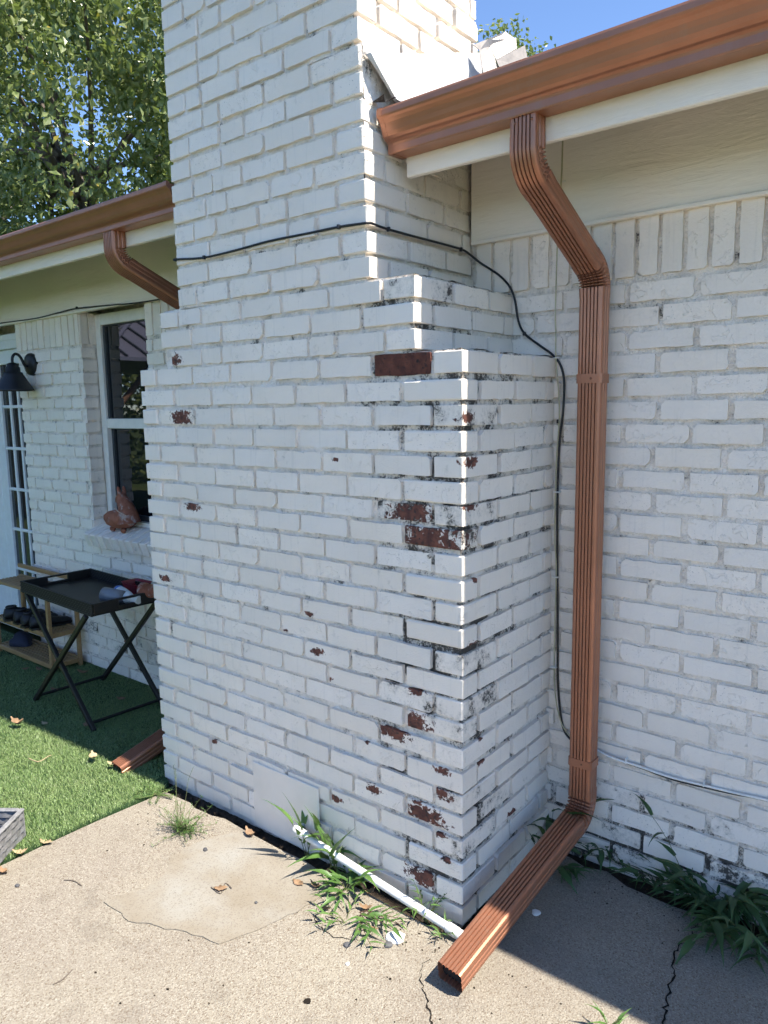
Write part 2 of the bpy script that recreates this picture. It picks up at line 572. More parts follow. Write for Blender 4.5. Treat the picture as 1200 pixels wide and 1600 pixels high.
m = NT('bamboo', 0.5, spec=0.4)
gr = m.noise(1, 4, 0.6, m.vmath('MULTIPLY', m.pos(), (8, 60, 60)))
m.col(m.mix(m.rng(gr, 0.3, 0.7), (0.27, 0.155, 0.065), (0.36, 0.225, 0.10))); m.nrm(m.bump(gr, 0.2, 0.002)); MAT['bamboo'] = m.m
MAT['shoe'] = simple('black_shoe', (0.006, 0.0065, 0.009), 0.6, bump=0.3, bscale=40)
MAT['navy'] = simple('navy_cloth', (0.012, 0.016, 0.035), 0.8)
MAT['maroon'] = simple('maroon_plastic', (0.20, 0.018, 0.028), 0.3)
MAT['blue'] = simple('blue_plastic', (0.02, 0.14, 0.52), 0.35)
MAT['bottle'] = simple('white_plastic', (0.62, 0.66, 0.66), 0.35)
MAT['greycup'] = simple('grey_plastic_cup', (0.17, 0.18, 0.20), 0.35)
m = NT('grey_rattan', 0.6)
gr = m.noise(1, 4, 0.6, m.vmath('MULTIPLY', m.pos(), (60, 60, 160)))
m.col(m.mix(m.rng(gr, 0.3, 0.7), (0.13, 0.13, 0.137), (0.29, 0.285, 0.285))); m.nrm(m.bump(gr, 0.3, 0.002)); MAT['rattan'] = m.m
MAT['stone_w'] = simple('white_chip', (0.66, 0.66, 0.65), 0.8, var=0.06, bump=0.5, bscale=40)
MAT['stone_d'] = simple('dark_pebble', (0.085, 0.085, 0.09), 0.8, var=0.3, bump=0.5, bscale=60)
MAT['metalroof'] = simple('lilac_grey_metal_roof', (0.26, 0.25, 0.32), 0.4, 0.3, var=0.05)
MAT['cedar'] = simple('cedar_post', (0.20, 0.10, 0.055), 0.7)

# ================================================================== THE GROUND
def poly_slab(pts, z0, z1):
    b = MB(); n = len(pts)
    b.add([(x, y, z1) for x, y in pts], [tuple(range(n))])
    b.add([(x, y, z0) for x, y in pts] + [(x, y, z1) for x, y in pts], [(i, (i + 1) % n, n + (i + 1) % n, n + i) for i in range(n)])
    return b


g = MB().add([(-300, -300, -0.06), (300, -300, -0.06), (300, 300, -0.06), (-300, 300, -0.06)], [(0, 1, 2, 3)])
tag(g.build('ground', MAT['lawn']), kind='structure')

rr = random.Random(3)
edge = []
xx = -1.50
while xx < -0.05:                                   # broken slab edge in front of the chimney
    edge.append((xx, -0.672 + rr.uniform(-0.012, 0.012))); xx += rr.uniform(0.05, 0.11)
edge += [(0.02, -0.665), (0.035, -0.60), (0.03, -0.40), (0.04, -0.2), (0.035, -0.055)]
xx = 0.12
while xx < 4.4:
    edge.append((xx, -0.065 + rr.uniform(-0.018, 0.012) - 0.03 * (0.3 < xx < 0.9))); xx += rr.uniform(0.06, 0.12)
pat = [(-1.53, -9), (4.5, -9), (4.5, -0.06)] + edge[::-1] + [(-1.497, -0.73), (-1.52, -1.0), (-1.528, -1.23), (-1.535, -2.2)]
patio = poly_slab(pat, -0.08, 0.0).build('patio', MAT['concrete'])
tag(patio, kind='structure')
soil = MB()
soil.add([(-2.0, -0.75, -0.022), (4.5, -0.75, -0.022), (4.5, 0.05, -0.022), (-2.0, 0.05, -0.022)], [(0, 1, 2, 3)])
tag(soil.build('soil', MAT['soil']), kind='structure')
rr = random.Random(5)
for i in range(26):                                 # rubble in the gap along the chimney foot
    x = rr.uniform(-1.5, 0.0); s = rr.uniform(0.008, 0.022)
    b = MB().cbox((-s, -s * 0.7, -s * 0.5), (s, s * 0.7, s * 0.5), s * 0.35, Matrix.Translation((x, -0.64 + rr.uniform(-0.02, 0.015), -0.016)) @ Euler((rr.random(), rr.random(), rr.random() * 6)).to_matrix().to_4x4(), s * 0.15)
    tag(b.build('rubble', MAT['soil']), 'dark crumb of mortar in the gap at the chimney foot', 'rubble', 'rubble along the chimney foot')


def ragged(pts, sub=5, amp=0.01, seed=1):
    r = random.Random(seed); out = []
    for i, p in enumerate(pts):
        q = pts[(i + 1) % len(pts)]
        L = math.hypot(q[0] - p[0], q[1] - p[1]); n = max(1, int(L / 0.03 * sub / 5))
        for k in range(n):
            t = k / n
            out.append((p[0] + (q[0] - p[0]) * t + r.uniform(-amp, amp), p[1] + (q[1] - p[1]) * t + r.uniform(-amp, amp)))
    return out


pp = [(-1.03, -1.245), (-0.88, -1.25), (-0.665, -1.16), (-0.56, -1.135), (-0.508, -1.005), (-0.465, -0.85), (-0.46, -0.735), (-0.55, -0.690), (-0.75, -0.688), (-1.0, -0.695), (-1.07, -0.86), (-1.06, -0.95), (-0.99, -1.03), (-0.985, -1.12)]
poly_slab(ragged(pp, 5, 0.006, 4), -0.002, 0.004).build('cement_patch', MAT['patch'], patio)


def ribbon(pts, w, z, seed=0, amp=0.006, step=0.014):
    r = random.Random(seed); b = MB(); L = []; Rr = []
    fine = []
    for i in range(len(pts) - 1):
        p, q = Vector(pts[i]), Vector(pts[i + 1]); n = max(2, int((q - p).length / step))
        for k in range(n):
            fine.append(p.lerp(q, k / n) + Vector((r.uniform(-amp, amp), r.uniform(-amp, amp))))
    fine.append(Vector(pts[-1]))
    for i, p in enumerate(fine):
        t = (fine[min(i + 1, len(fine) - 1)] - fine[max(0, i - 1)]).normalized(); nrm = Vector((-t.y, t.x))
        ww = w * r.uniform(0.35, 1.2) * min(1, 4 * min(i, len(fine) - 1 - i) / len(fine) + 0.25)
        L.append((*(p + nrm * ww / 2), z)); Rr.append((*(p - nrm * ww / 2), z))
    n = len(fine)
    return b.add(L + Rr, [(i, n + i, n + i + 1, i + 1) for i in range(n - 1)])


for i, (pts, w) in enumerate([
    ([(-0.005, -0.79), (-0.005, -0.835), (0.04, -0.886), (0.085, -0.925), (0.104, -0.939), (0.144, -0.98), (0.2, -1.1), (0.33, -1.35), (0.5, -1.8)], 0.007),
    ([(0.592, -0.10), (0.593, -0.219), (0.575, -0.30), (0.60, -0.413), (0.612, -0.5), (0.635, -0.6), (0.7, -0.8), (0.8, -1.2)], 0.0065),
    ([(-0.45, -0.80), (-0.40, -0.88), (-0.30, -0.90), (-0.22, -0.86)], 0.003)]):
    ribbon(pts, w, 0.0022, 20 + i, 0.007 if i < 2 else 0.004).build('crack', MAT['crack'], patio)

# ------------------------------------------------------------------ artificial turf
tb = poly_slab([(-9, -9), (-1.54, -9), (-1.54, -1.3), (-1.53, -1.0), (-1.51, -0.73), (-1.55, -0.62), (-1.62, -0.6), (-1.62, 0.02), (-9, 0.02)], -0.05, 0.008)
tag(tb.build('turf_ground', MAT['turfbase']), kind='structure')


def blades(n, x0, x1, y0, y1, seed):
    r = np.random.default_rng(seed)
    x = r.uniform(x0, x1, n); y = r.uniform(y0, y1, n)
    lim = -1.515 - 0.02 * np.clip((-y - 0.7) * 2, 0, 1) + r.normal(0, 0.008, n)
    keep = x < np.where(y > -0.66, -1.60, lim)
    x, y = x[keep], y[keep]; n = len(x)
    a = r.uniform(0, 2 * np.pi, n); h = r.uniform(0.009, 0.021, n); lean = r.uniform(0.2, 1.1, n) * h
    w = r.uniform(0.0006, 0.0013, n)
    ca, sa = np.cos(a), np.sin(a)
    z0 = np.full(n, 0.004)
    def P(t, s, hh, ll): return np.stack([x + ca * ll + -sa * s, y + sa * ll + ca * s, z0 + hh], 1)
    V = np.stack([P(0, -w, 0 * h, 0 * h), P(0, w, 0 * h, 0 * h), P(0, w * 0.8, h * 0.62, lean * 0.4), P(0, -w * 0.8, h * 0.62, lean * 0.4), P(0, 0 * w, h, lean)], 1).reshape(-1, 3)
    i = np.arange(n)[:, None] * 5
    F = np.concatenate([i + np.array([[0, 1, 2]]), i + np.array([[0, 2, 3]]), i + np.array([[3, 2, 4]])])
    return V, F


Vs, Fs, off = [], [], 0
for args in [(170000, -2.6, -1.49, -2.0, 0.0, 1), (100000, -3.9, -2.6, -1.7, 0.0, 2), (30000, -5.5, -3.9, -1.6, 0.0, 3), (9000, -2.6, -1.49, -2.8, -2.0, 4)]:
    V, F = blades(*args); Vs.append(V); Fs.append(F + off); off += len(V)
tag(link('artificial_grass', npmesh('artificial_grass', np.concatenate(Vs), np.concatenate(Fs), MAT['turf'])), 'short green artificial turf beside the patio', 'grass', kind='stuff')


# ================================================================== BRICKS
def face_brick(L, H, seed, rough=1.0):
    """One visible brick: 18-sided worn outline with a crisp arris, front at local y=0, body into +y."""
    r = random.Random(seed)
    hl, hh = L / 2, H / 2
    j = lambda a: r.uniform(-a, a)
    [r.random() for _ in range(9)]
    cs = [r.choice([0.001, 0.0015, 0.002, 0.003, 0.003, 0.004, 0.006, 0.009, 0.015]) * rough for _ in range(4)]
    nl = 4 if L > 0.09 else 2
    pts = []
    def edge(x0, z0, x1, z1, n, nx, nz, amp):
        for k in range(1, n + 1):
            t = (k + j(0.25)) / (n + 1); d = j(amp) - (r.random() < 0.18) * r.uniform(0.001, 0.0035)
            pts.append((x0 + (x1 - x0) * t + nx * d, z0 + (z1 - z0) * t + nz * d))
    c = [min(k, hh * 0.7) for k in cs]
    pts.append((hl - c[0], -hh)); pts.append((hl, -hh + c[0])); edge(hl, -hh + c[0], hl, hh - c[1], 1, 1, 0, 0.0014)
    pts.append((hl, hh - c[1])); pts.append((hl - c[1], hh)); edge(hl - c[1], hh, -hl + c[2], hh, nl, 0, 1, 0.0016)
    pts.append((-hl + c[2], hh)); pts.append((-hl, hh - c[2])); edge(-hl, hh - c[2], -hl, -hh + c[3], 1, -1, 0, 0.0014)
    pts.append((-hl, -hh + c[3])); pts.append((-hl + c[3], -hh)); edge(-hl + c[3], -hh, hl - c[0], -hh, nl, 0, -1, 0.0016)
    n = len(pts); tx, tz = j(0.0016), j(0.0014)
    f = [(x, tx * x / hl + tz * z / hh + j(0.0003), z) for x, z in pts]
    k = [(x * (1 + 0.0006 / hl), 0.024, z * (1 + 0.0006 / hh)) for x, z in pts]
    b = MB().sweep([k, f], True, False, False)
    b.f = [q[::-1] for q in b.f]
    b.add(f, [tuple(range(n))])
    P = [Vector(p) for p in f]
    nn = Vector()
    for i in range(n):
        nn += (P[i] - P[0]).cross(P[(i + 1) % n] - P[0])
    if nn.y > 0:
        b.f = [q[::-1] for q in b.f]
    return b


def corner_brick(lx, ly, lz, seed):
    random.seed(seed)
    b = MB().cbox((-lx / 2, -ly / 2, -lz / 2), (lx / 2, ly / 2, lz / 2), random.choice([0.0012, 0.0018, 0.0025, 0.004]), None, 0.0012)
    return b


FACE = {}
for nm, L in (('full', 0.213), ('half', 0.100), ('threequarter', 0.155), ('bat', 0.066)):
    FACE[nm] = (L, [face_brick(L, 0.0605, (len(nm) * 104729 + i * 7919) * 31 + 17).mesh('brick') for i in range(16 if nm == 'full' else 7)])
CORN = {}


class Bricks:
    """Collects brick placements for one owner, then makes the largest-in-view ones objects and joins the rest."""

    def __init__(self, mat): self.L = []; self.mat = mat

    def face(self, c, L, H, ang, proud=0.0, mat=None, **kw):
        self.L.append(dict(t='f', c=Vector(c), L=L, H=H, ang=ang, proud=proud, mat=mat, kw=kw))

    def corner(self, lo, hi, mat=None, **kw):
        lo, hi = Vector(lo), Vector(hi)
        self.L.append(dict(t='c', c=(lo + hi) / 2, d=hi - lo, L=(hi - lo).x, H=(hi - lo).z, ang=0, mat=mat, kw=kw))

    def area(self, e):
        x, y, z = proj(e['c'])
        if z < 0.1 or not (-60 < x < 1260 and -60 < y < 1660) or e['kw'].get('hidden'): return -1
        n = Vector((math.sin(e['ang']), -math.cos(e['ang']), 0)) if e['t'] == 'f' else Vector((0.5, -0.85, 0))
        v = (CAM_POS - e['c']).normalized()
        return max(0.0, n.dot(v)) * e['L'] * e['H'] / z ** 2

    def build(self, owner, limit):
        order = sorted(self.L, key=lambda e: -self.area(e))
        rest = MB()
        cache = {}
        for rank, e in enumerate(order):
            r = random.Random(int(abs(e['c'].x) * 9173 + abs(e['c'].z) * 7919 + abs(e['c'].y) * 3571))
            if e['t'] == 'f':
                nm = min(FACE, key=lambda k: abs(FACE[k][0] - e['L']))
                L0, vs = FACE[nm]; me = r.choice(vs)
                sc = (e['L'] / L0, 1, e['H'] / 0.0605)
                n = Vector((math.sin(e['ang']), -math.cos(e['ang']), 0))
                flip = r.random() < 0.5
                loc = e['c'] + n * (e['proud'] + r.uniform(-0.0022, 0.0022))
                rot = Euler((r.uniform(-0.012, 0.012), (math.pi if flip else 0) + e['kw'].get('tilt', 0), e['ang'] + r.uniform(-0.008, 0.008)), 'XYZ')
                if flip:
                    rot = (Matrix.Rotation(e['ang'] + r.uniform(-0.008, 0.008), 4, 'Z') @ Matrix.Rotation(e['kw'].get('tilt', 0), 4, 'Y') @ Matrix.Rotation(math.pi, 4, 'Y')).to_euler()
            else:
                key = (round(e['d'].x, 2), round(e['d'].y, 2))
                if key not in CORN:
                    CORN[key] = [corner_brick(key[0], key[1], 0.0605, 50 + i + len(CORN) * 11).mesh('brick') for i in range(5)]
                me = r.choice(CORN[key]); sc = (e['d'].x / key[0], e['d'].y / key[1], e['H'] / 0.0605)
                loc = e['c']; rot = Euler((0, e['kw'].get('tilt', 0), r.uniform(-0.006, 0.006)))
            a = self.area(e)
            if rank < limit and a > 0:
                mk = (me.name, e['mat'] or self.mat)
                if mk not in cache:
                    cache[mk] = me if not me.materials else (me if me.materials[0] == MAT[e['mat'] or self.mat] else me.copy())
                    if not cache[mk].materials: cache[mk].materials.append(MAT[e['mat'] or self.mat])
                    elif cache[mk].materials[0] != MAT[e['mat'] or self.mat]: cache[mk].materials[0] = MAT[e['mat'] or self.mat]
                o = link('brick', cache[mk], None, owner)
                o.location = loc; o.rotation_euler = rot; o.scale = sc
                for k in ('spot', 'spot_r', 'dirt'):
                    if k in e['kw']: o[k] = e['kw'][k]
            else:
                M = Matrix.LocRotScale(loc, rot, Vector(sc))
                vs = [M @ v.co for v in me.vertices]
                rest.add(vs, [tuple(p.vertices) for p in me.polygons])
        if rest.v:
            o = rest.build('far_bricks', MAT[self.mat], owner)
            o['kind'] = 'stuff'


def grid_face(o, u, v, nu, nv, n, amp, seed, freq=28):
    """bumpy mortar sheet: origin, edge vectors, outward normal"""
    o, u, v, n = (np.array(a, float) for a in (o, u, v, n))
    s, t = np.meshgrid(np.linspace(0, 1, nu + 1), np.linspace(0, 1, nv + 1))
    lu, lv = np.linalg.norm(u), np.linalg.norm(v)
    d = (vnoise(s * lu * freq, t * lv * freq, seed) - 0.5) + 0.7 * (vnoise(s * lu * freq * 3.1, t * lv * freq * 3.1, seed + 1) - 0.5) + 2.8 * np.clip(vnoise(s * lu * 9, t * lv * 9, seed + 2) - 0.62, 0, 1)
    P = o + s[..., None] * u + t[..., None] * v + (d * amp)[..., None] * n
    P = P.reshape(-1, 3)
    i, j = np.meshgrid(np.arange(nu), np.arange(nv)); a = (j * (nu + 1) + i).ravel()
    F = np.stack([a, a + 1, a + nu + 2, a + nu + 1], 1)
    if np.dot(np.cross(u, v), n) < 0: F = F[:, ::-1]
    return P, F


def join_grids(gs):
    Vs, Fs, off = [], [], 0
    for P, F in gs:
        Vs.append(P); Fs.append(F + off); off += len(P)
    return np.concatenate(Vs), np.concatenate(Fs)


def block_grids(x0, x1, y0, y1, z0, z1, seed, res=0.0075, back=False, top=True):
    nx, ny, nz = (max(1, int(d / res)) for d in (x1 - x0, y1 - y0, z1 - z0))
    g = [grid_face((x0, y0, z0), (x1 - x0, 0, 0), (0, 0, z1 - z0), nx, nz, (0, -1, 0), 0.006, seed),
         grid_face((x1, y0, z0), (0, y1 - y0, 0), (0, 0, z1 - z0), ny, nz, (1, 0, 0), 0.006, seed + 3),
         grid_face((x0, y1, z0), (0, y0 - y1, 0), (0, 0, z1 - z0), max(1, ny // 3), max(1, nz // 3), (-1, 0, 0), 0.004, seed + 6)]
    if top:
        g.append(grid_face((x0, y0, z1), (x1 - x0, 0, 0), (0, y1 - y0, 0), max(1, nx // 2), max(1, ny // 2), (0, 0, 1), 0.006, seed + 9))
    if back:
        g.append(grid_face((x1, y1, z0), (x0 - x1, 0, 0), (0, 0, z1 - z0), max(1, nx // 4), max(1, nz // 4), (0, 1, 0), 0.003, seed + 12))
    return g


# ================================================================== THE CHIMNEY
chimney = thing('chimney', 'broad white painted brick chimney with chipped paint and stepped shoulders', 'chimney', (-0.8, -0.3, 0))
# course heights surveyed at the right front corner and at the left front edge
corT = [548, 595.5, 636, 676, 717.5, 756, 797, 834, 874, 911, 951, 989, 1026, 1066, 1101, 1135, 1177, 1214, 1250, 1282, 1322, 1360, 1391, 1425]
corB = [584, 627.5, 668, 710, 750, 791, 826, 860, 904, 945, 981, 1017.5, 1060, 1096, 1130, 1164, 1204, 1245, 1275, 1310, 1345, 1381, 1417, 1449]
lefB = [604.5, 636, 664.5, 692.5, 720, 749, 775, 802.5, 830, 855, 884, 910, 936, 961, 987.5, 1012.5, 1037.5, 1065, 1091, 1116, 1142.5, 1167.5, 1192.5, 1215]
STACK_TOP = 4.05
xr_up = lambda z: -0.341 - 0.040 * (z - 2.07)
xl_up = lambda z: -1.311 - 0.012 * (z - 2.07)
core = []
core += block_grids(-W + 0.0115, -0.0122, -D + 0.0112, 0.02, -0.05, 24 * C - 0.004, 1)
core += block_grids(-1.435 + 0.0115, -0.168 - 0.0122, -D + 0.0112, 0.02, 24 * C - 0.006, 27 * C - 0.004, 31)
core += block_grids(-1.322 + 0.010, -0.350 - 0.012, -D + 0.0112, 0.095 - 0.011, 27 * C - 0.006, 2.75, 61, top=False)
core += block_grids(-1.332 + 0.009, -0.385 - 0.009, -D + 0.0112, 0.095 - 0.011, 2.745, STACK_TOP, 91, 0.012, True)
V, F = join_grids(core)
link('mortar', npmesh('mortar', V, F, MAT['mortar'], True), None, chimney)

BR = Bricks('brick')
rr = random.Random(11)
J = 0.0138                      # mortar joint
MOD = W / 7
zR = lambda k, a: bp(722.5, a[k], 1, -D).z
zL = lambda k: bp(220 + 36 * (lefB[k] - 590) / 610, lefB[k], 1, -D).z
rows = []
for k in range(24):
    zb = (23 - k) * C
    off_r = max(-0.008, min(0.008, zR(k, corB) - zb)); off_l = max(-0.006, min(0.006, zL(k) - zb))
    hR = max(0.052, min(0.066, zR(k, corT) - zR(k, corB)))
    f = lambda x, zb=zb, r=off_r, l=off_l: zb + 0.004 + l + (r - l) * (x + W) / W
    rows.append((k, f, hR))
for k, zf, hR in rows:
    H = 0.0618 + (hR - 0.060) * 0.4
    tilt = -(zf(0) - zf(-W)) / W
    odd = k % 2 == 1
    zc = lambda x: zf(x) + H / 2
    a = (MOD - J) if odd else (MOD / 2 - J)
    sd = 0.088 if odd else 0.206
    kw = dict(tilt=tilt)
    BR.corner((-a, -D, zc(0) - H / 2), (0, -D + sd, zc(0) + H / 2), tilt=0)
    BR.corner((-W, -D, zc(-W) - H / 2), (-W + a, -D + sd, zc(-W) + H / 2), tilt=0)
    x = -a - J
    while x > -W + a + 0.05:
        L = min(MOD - J, x - (-W + a + J))
        L2 = L * 1.0
        jx = rr.uniform(-0.003, 0.003)
        BR.face((x - L2 / 2 + jx, -D, zc(x - L / 2)), L2 - rr.uniform(0, 0.004), H + rr.uniform(-0.0055, 0.0015), 0, rr.uniform(-0.002, 0.003), tilt=tilt + rr.uniform(-.006, .006))
        x -= L + J
    # right side
    y = -D + sd + J; zz = zc(0)
    while y < -0.03:
        L = min(0.206, -0.004 - y)
        BR.face((0, y + L / 2, zz + rr.uniform(-0.001, 0.001)), L - rr.uniform(0, 0.004), H + rr.uniform(-0.005, 0.001), math.pi / 2, rr.uniform(-0.002, 0.003), tilt=rr.uniform(-.006, .006))
        y += L + J
    y = -D + sd + J
    while y < -0.03:
        L = min(0.206, -0.004 - y)
        BR.face((-W, y + L / 2, zc(-W)), L, H, -math.pi / 2, hidden=True)
        y += L + J


def course(zb, H, xl, xr, ya, yb, odd, left_face=True, back=False):
    zc = zb + 0.004 + H / 2
    a = (0.205 if odd else 0.112) + rr.uniform(-0.008, 0.008)
    al = (0.112 if rr.random() < 0.5 else 0.19) + rr.uniform(-0.01, 0.01)
    sd = 0.095 if odd else 0.206
    BR.corner((xr - a, ya, zc - H / 2), (xr, ya + sd, zc + H / 2))
    BR.corner((xl, ya, zc - H / 2), (xl + al, ya + sd, zc + H / 2))
    x = xr - a - J; end = xl + al + J
    while x > end + 0.02:
        L = rr.choice([0.213, 0.213, 0.213, 0.205, 0.19, 0.12]) + rr.uniform(-0.006, 0.006)
        rem = x - end
        if rem < 0.26: L = rem
        elif rem - L - J < 0.06: L = rem * 0.55
        BR.face((x - L / 2, ya, zc + rr.uniform(-0.0015, 0.0015)), L - rr.uniform(0, 0.004), H + rr.uniform(-0.005, 0.001), 0, rr.uniform(-0.002, 0.003), tilt=rr.uniform(-.006, .006))
        x -= L + J
    for sgn, xf in ((1, xr), (-1, xl)):
        y = ya + sd + J
        while y < yb - 0.03:
            L = min(0.206, yb - 0.004 - y)
            BR.face((xf, y + L / 2, zc), L - rr.uniform(0, 0.004), H + rr.uniform(-0.003, 0.001), sgn * math.pi / 2, rr.uniform(-0.001, 0.002), hidden=sgn < 0)
            y += L + J
    if back:
        x = xl
        while x < xr - 0.05:
            L = min(0.213, xr - x); BR.face((x + L / 2, yb, zc), L, H, math.pi, hidden=True); x += L + J


for j in range(3):
    course(24 * C + j * C, 0.0605, -1.376 if j == 0 else -1.436, -0.168, -D, 0.0, j % 2 == 1)
z = 27 * C; j = 0
while z < STACK_TOP - 0.03:
    course(z, 0.0625, xl_up(z), xr_up(z), -D, 0.0 if z < 2.35 else 0.092, j % 2 == 0, back=z > 3.0)
    z += 0.0772; j += 1

# worn places seen in the photo: (pixel, plane, radius m)
spots = [(668, 847, 'f', .068), (283, 653, 'f', .036), (274, 562, 'f', .024), (525, 718, 'f', .009), (300, 790, 'f', .026), (318, 795, 'f', .016), (640, 803, 'f', .045), (485, 960, 'f', .013), (507, 944, 'f', .009), (497, 1018, 'f', .018), (536, 1034, 'f', .028),
         (645, 1128, 'f', .04), (617, 1142, 'f', .036), (600, 1160, 'f', .02), (334, 1159, 'f', .013), (358, 1172, 'f', .015), (525, 1247, 'f', .017), (544, 1253, 'f', .012),
         (585, 1233, 'f', .02), (622, 1248, 'f', .026), (660, 1274, 'f', .048), (707, 1285, 'f', .018), (690, 1240, 'f', .022), (664, 1372, 'f', .04),
         (258, 903, 'f', .02), (236, 993, 'f', .007), (445, 985, 'f', .007), (572, 1160, 'f', .009), (270, 1078, 'f', .012), (233, 860, 'f', .004),
         (732, 652, 's', .02), (737, 722, 's', .022), (842, 572, 's', .013), (733, 850, 's', .022), (728, 1249, 's', .012), (765, 1221, 's', .018), (750, 1156, 's', .008), (795, 1335, 's', .03), (778, 1352, 's', .02), (862, 580, 's', .01), (605, 1252, 'f', .016), (684, 1300, 'f', .02), (560, 1268, 'f', .012), (712, 1158, 'f', .014), (650, 1080, 'f', .02), (700, 1345, 'f', .014), (515, 1060, 'f', .012), (420, 1010, 'f', .009), (690, 1205, 'f', .016), (740, 1290, 's', .016), (752, 1192, 's', .014), (738, 1010, 's', .018), (800, 1270, 's', .016), (735, 790, 's', .02), (745, 905, 's', .012), (760, 640, 's', .012)]
for px, py, pl, r in spots:
    p = bp(px, py, 1, -D) if pl == 'f' else bp(px, py, 0, 0.0)
    best = None
    for e in BR.L:
        if e['t'] == 'f':
            n = Vector((math.sin(e['ang']), -math.cos(e['ang']), 0))
            if (pl == 'f') != (abs(n.y) > 0.5): continue
            inside = abs(p.z - e['c'].z) < 0.042 and (abs(p.x - e['c'].x) if pl == 'f' else abs(p.y - e['c'].y)) < e['L'] / 2 + 0.012 and (pl == 'f' or abs(e['c'].x) < 0.05)
        else:
            inside = abs(p.z - e['c'].z) < 0.042 and abs(p.x - e['c'].x) < e['d'].x / 2 + 0.02 and abs(p.y - e['c'].y) < e['d'].y / 2 + 0.02
        if inside and 'spot' not in e['kw']:
            dd = (p - e['c']).length
            if best is None or dd < best[0]: best = (dd, e)
    if best:
        best[1]['kw']['spot'] = tuple(p); best[1]['kw']['spot_r'] = r


def pick(px, py, pl='f'):
    p = bp(px, py, 1, -D) if pl == 'f' else bp(px, py, 0, 0.0)
    return min(BR.L, key=lambda e: abs(p.z - e['c'].z) * 3 + max(0, abs(p.x - e['c'].x) - e['L'] / 2 * (pl == 'f')) + (0 if pl == 'f' else abs(p.y - e['c'].y)) + (0 if (e['t'] == 'c' or (pl == 'f') == (abs(math.cos(e['ang'])) > 0.5)) else 9))


for px, py, mt in [(624, 575, 'bare')]:
    e = pick(px, py); e['mat'] = mt; e['proud'] = -0.003
for px, py, pl, dv in [(690, 1128, 'f', .75), (655, 1128, 'f', .5), (640, 1085, 'f', .4), (700, 455, 'f', .0), (610, 455, 'f', .45), (700, 450, 'f', .5), (740, 1020, 's', .6), (765, 1010, 's', .6), (650, 803, 'f', .8), (715, 815, 'f', .4),
                       (740, 845, 's', .7), (700, 1260, 'f', .4), (290, 925, 'f', .3), (740, 1120, 's', .6), (850, 575, 's', .5), (735, 650, 's', .6), (270, 905, 'f', .2), (790, 1230, 's', .5), (760, 1290, 's', .4)]:
    pick(px, py, pl)['kw']['dirt'] = dv
for e in BR.L:                                         # top of the upper shoulder
    if e['t'] == 'c' and abs(e['c'].x + 0.22) < 0.09 and abs(e['c'].z - 2.02) < 0.03: e['kw']['dirt'] = 0.42
BR.build(chimney, 300)

# flat sheet cover at the foot of the chimney front
b = MB().cbox((-0.978, -D - 0.011, 0.0), (-0.618, -D - 0.004, 0.275), 0.0025)
b.build('cover_panel', MAT['sheet'], chimney)['label'] = 'flat painted sheet covering the cleanout at the chimney foot'
# cap on top of the stack (out of frame)
MB().cbox((-1.38, -D - 0.04, STACK_TOP - 0.02), (-0.40, 0.13, STACK_TOP + 0.06), 0.01).build('chimney_cap', MAT['mortar'], chimney)
# ================================================================== THE HOUSE
house = thing('house', 'low white painted brick house with deep eaves behind the chimney', 'house', (0, 1.0, 0))
WIN = (-3.12, -2.445, 0.93, 2.26)       # window opening x0 x1 z0 z1
DOOR = (-4.95, -3.935, -0.05, 2.205)    # french door opening
RX0, RX1, LX0, LX1 = -0.40, 4.2, -7.0, -1.55
YW = 0.0106                              # mortar plane
gs = []


def wall_rect(x0, x1, z0, z1, seed, res):
    nx, nz = max(1, int((x1 - x0) / res)), max(1, int((z1 - z0) / res))
    gs.append(grid_face((x0, YW, z0), (x1 - x0, 0, 0), (0, 0, z1 - z0), nx, nz, (0, -1, 0), 0.007, seed, 26))


wall_rect(-0.40, 1.3, -0.06, 2.26, 201, 0.0085)
wall_rect(1.3, RX1, -0.06, 2.26, 205, 0.05)
wall_rect(WIN[1], LX1, -0.06, 2.26, 211, 0.012)
wall_rect(WIN[0], WIN[1], -0.06, WIN[2], 215, 0.012)
wall_rect(DOOR[1], WIN[0], -0.06, 2.26, 221, 0.012)
wall_rect(LX0, DOOR[0], -0.06, 2.26, 225, 0.05)
V, F = join_grids(gs)
wall = link('wall', npmesh('wall', V, F, MAT['wmortar'], True), None, house)
# brick reveals, wall ends, back and side walls
b = MB()
for x, s in ((WIN[0] - 0.004, 1), (WIN[1] + 0.004, -1), (DOOR[1] + 0.004, -1), (DOOR[0] - 0.004, 1)):
    z0, z1 = (WIN[2], WIN[3]) if x > -3.5 else (DOOR[2], DOOR[3])
    b.box((x - s * 0.010 - 0.005, YW, z0), (x - s * 0.010 + 0.005, 0.22, z1))
b.box((LX0, 0.22, -0.06), (RX1, 0.25, 2.6)); b.box((LX0, YW, -0.06), (LX0 + 0.02, 5.0, 2.6)); b.box((RX1 - 0.02, YW, -0.06), (RX1, 5.0, 2.6)); b.box((LX0, 5.0, -0.06), (RX1, 5.05, 2.6))
b.build('inner_wall', MAT['wmortar'], house)

WB = Bricks('wbrick')
rr = random.Random(23)
WC, WMOD, WJ = 0.0757, 0.2195, 0.0155
TOPZ = 2.052


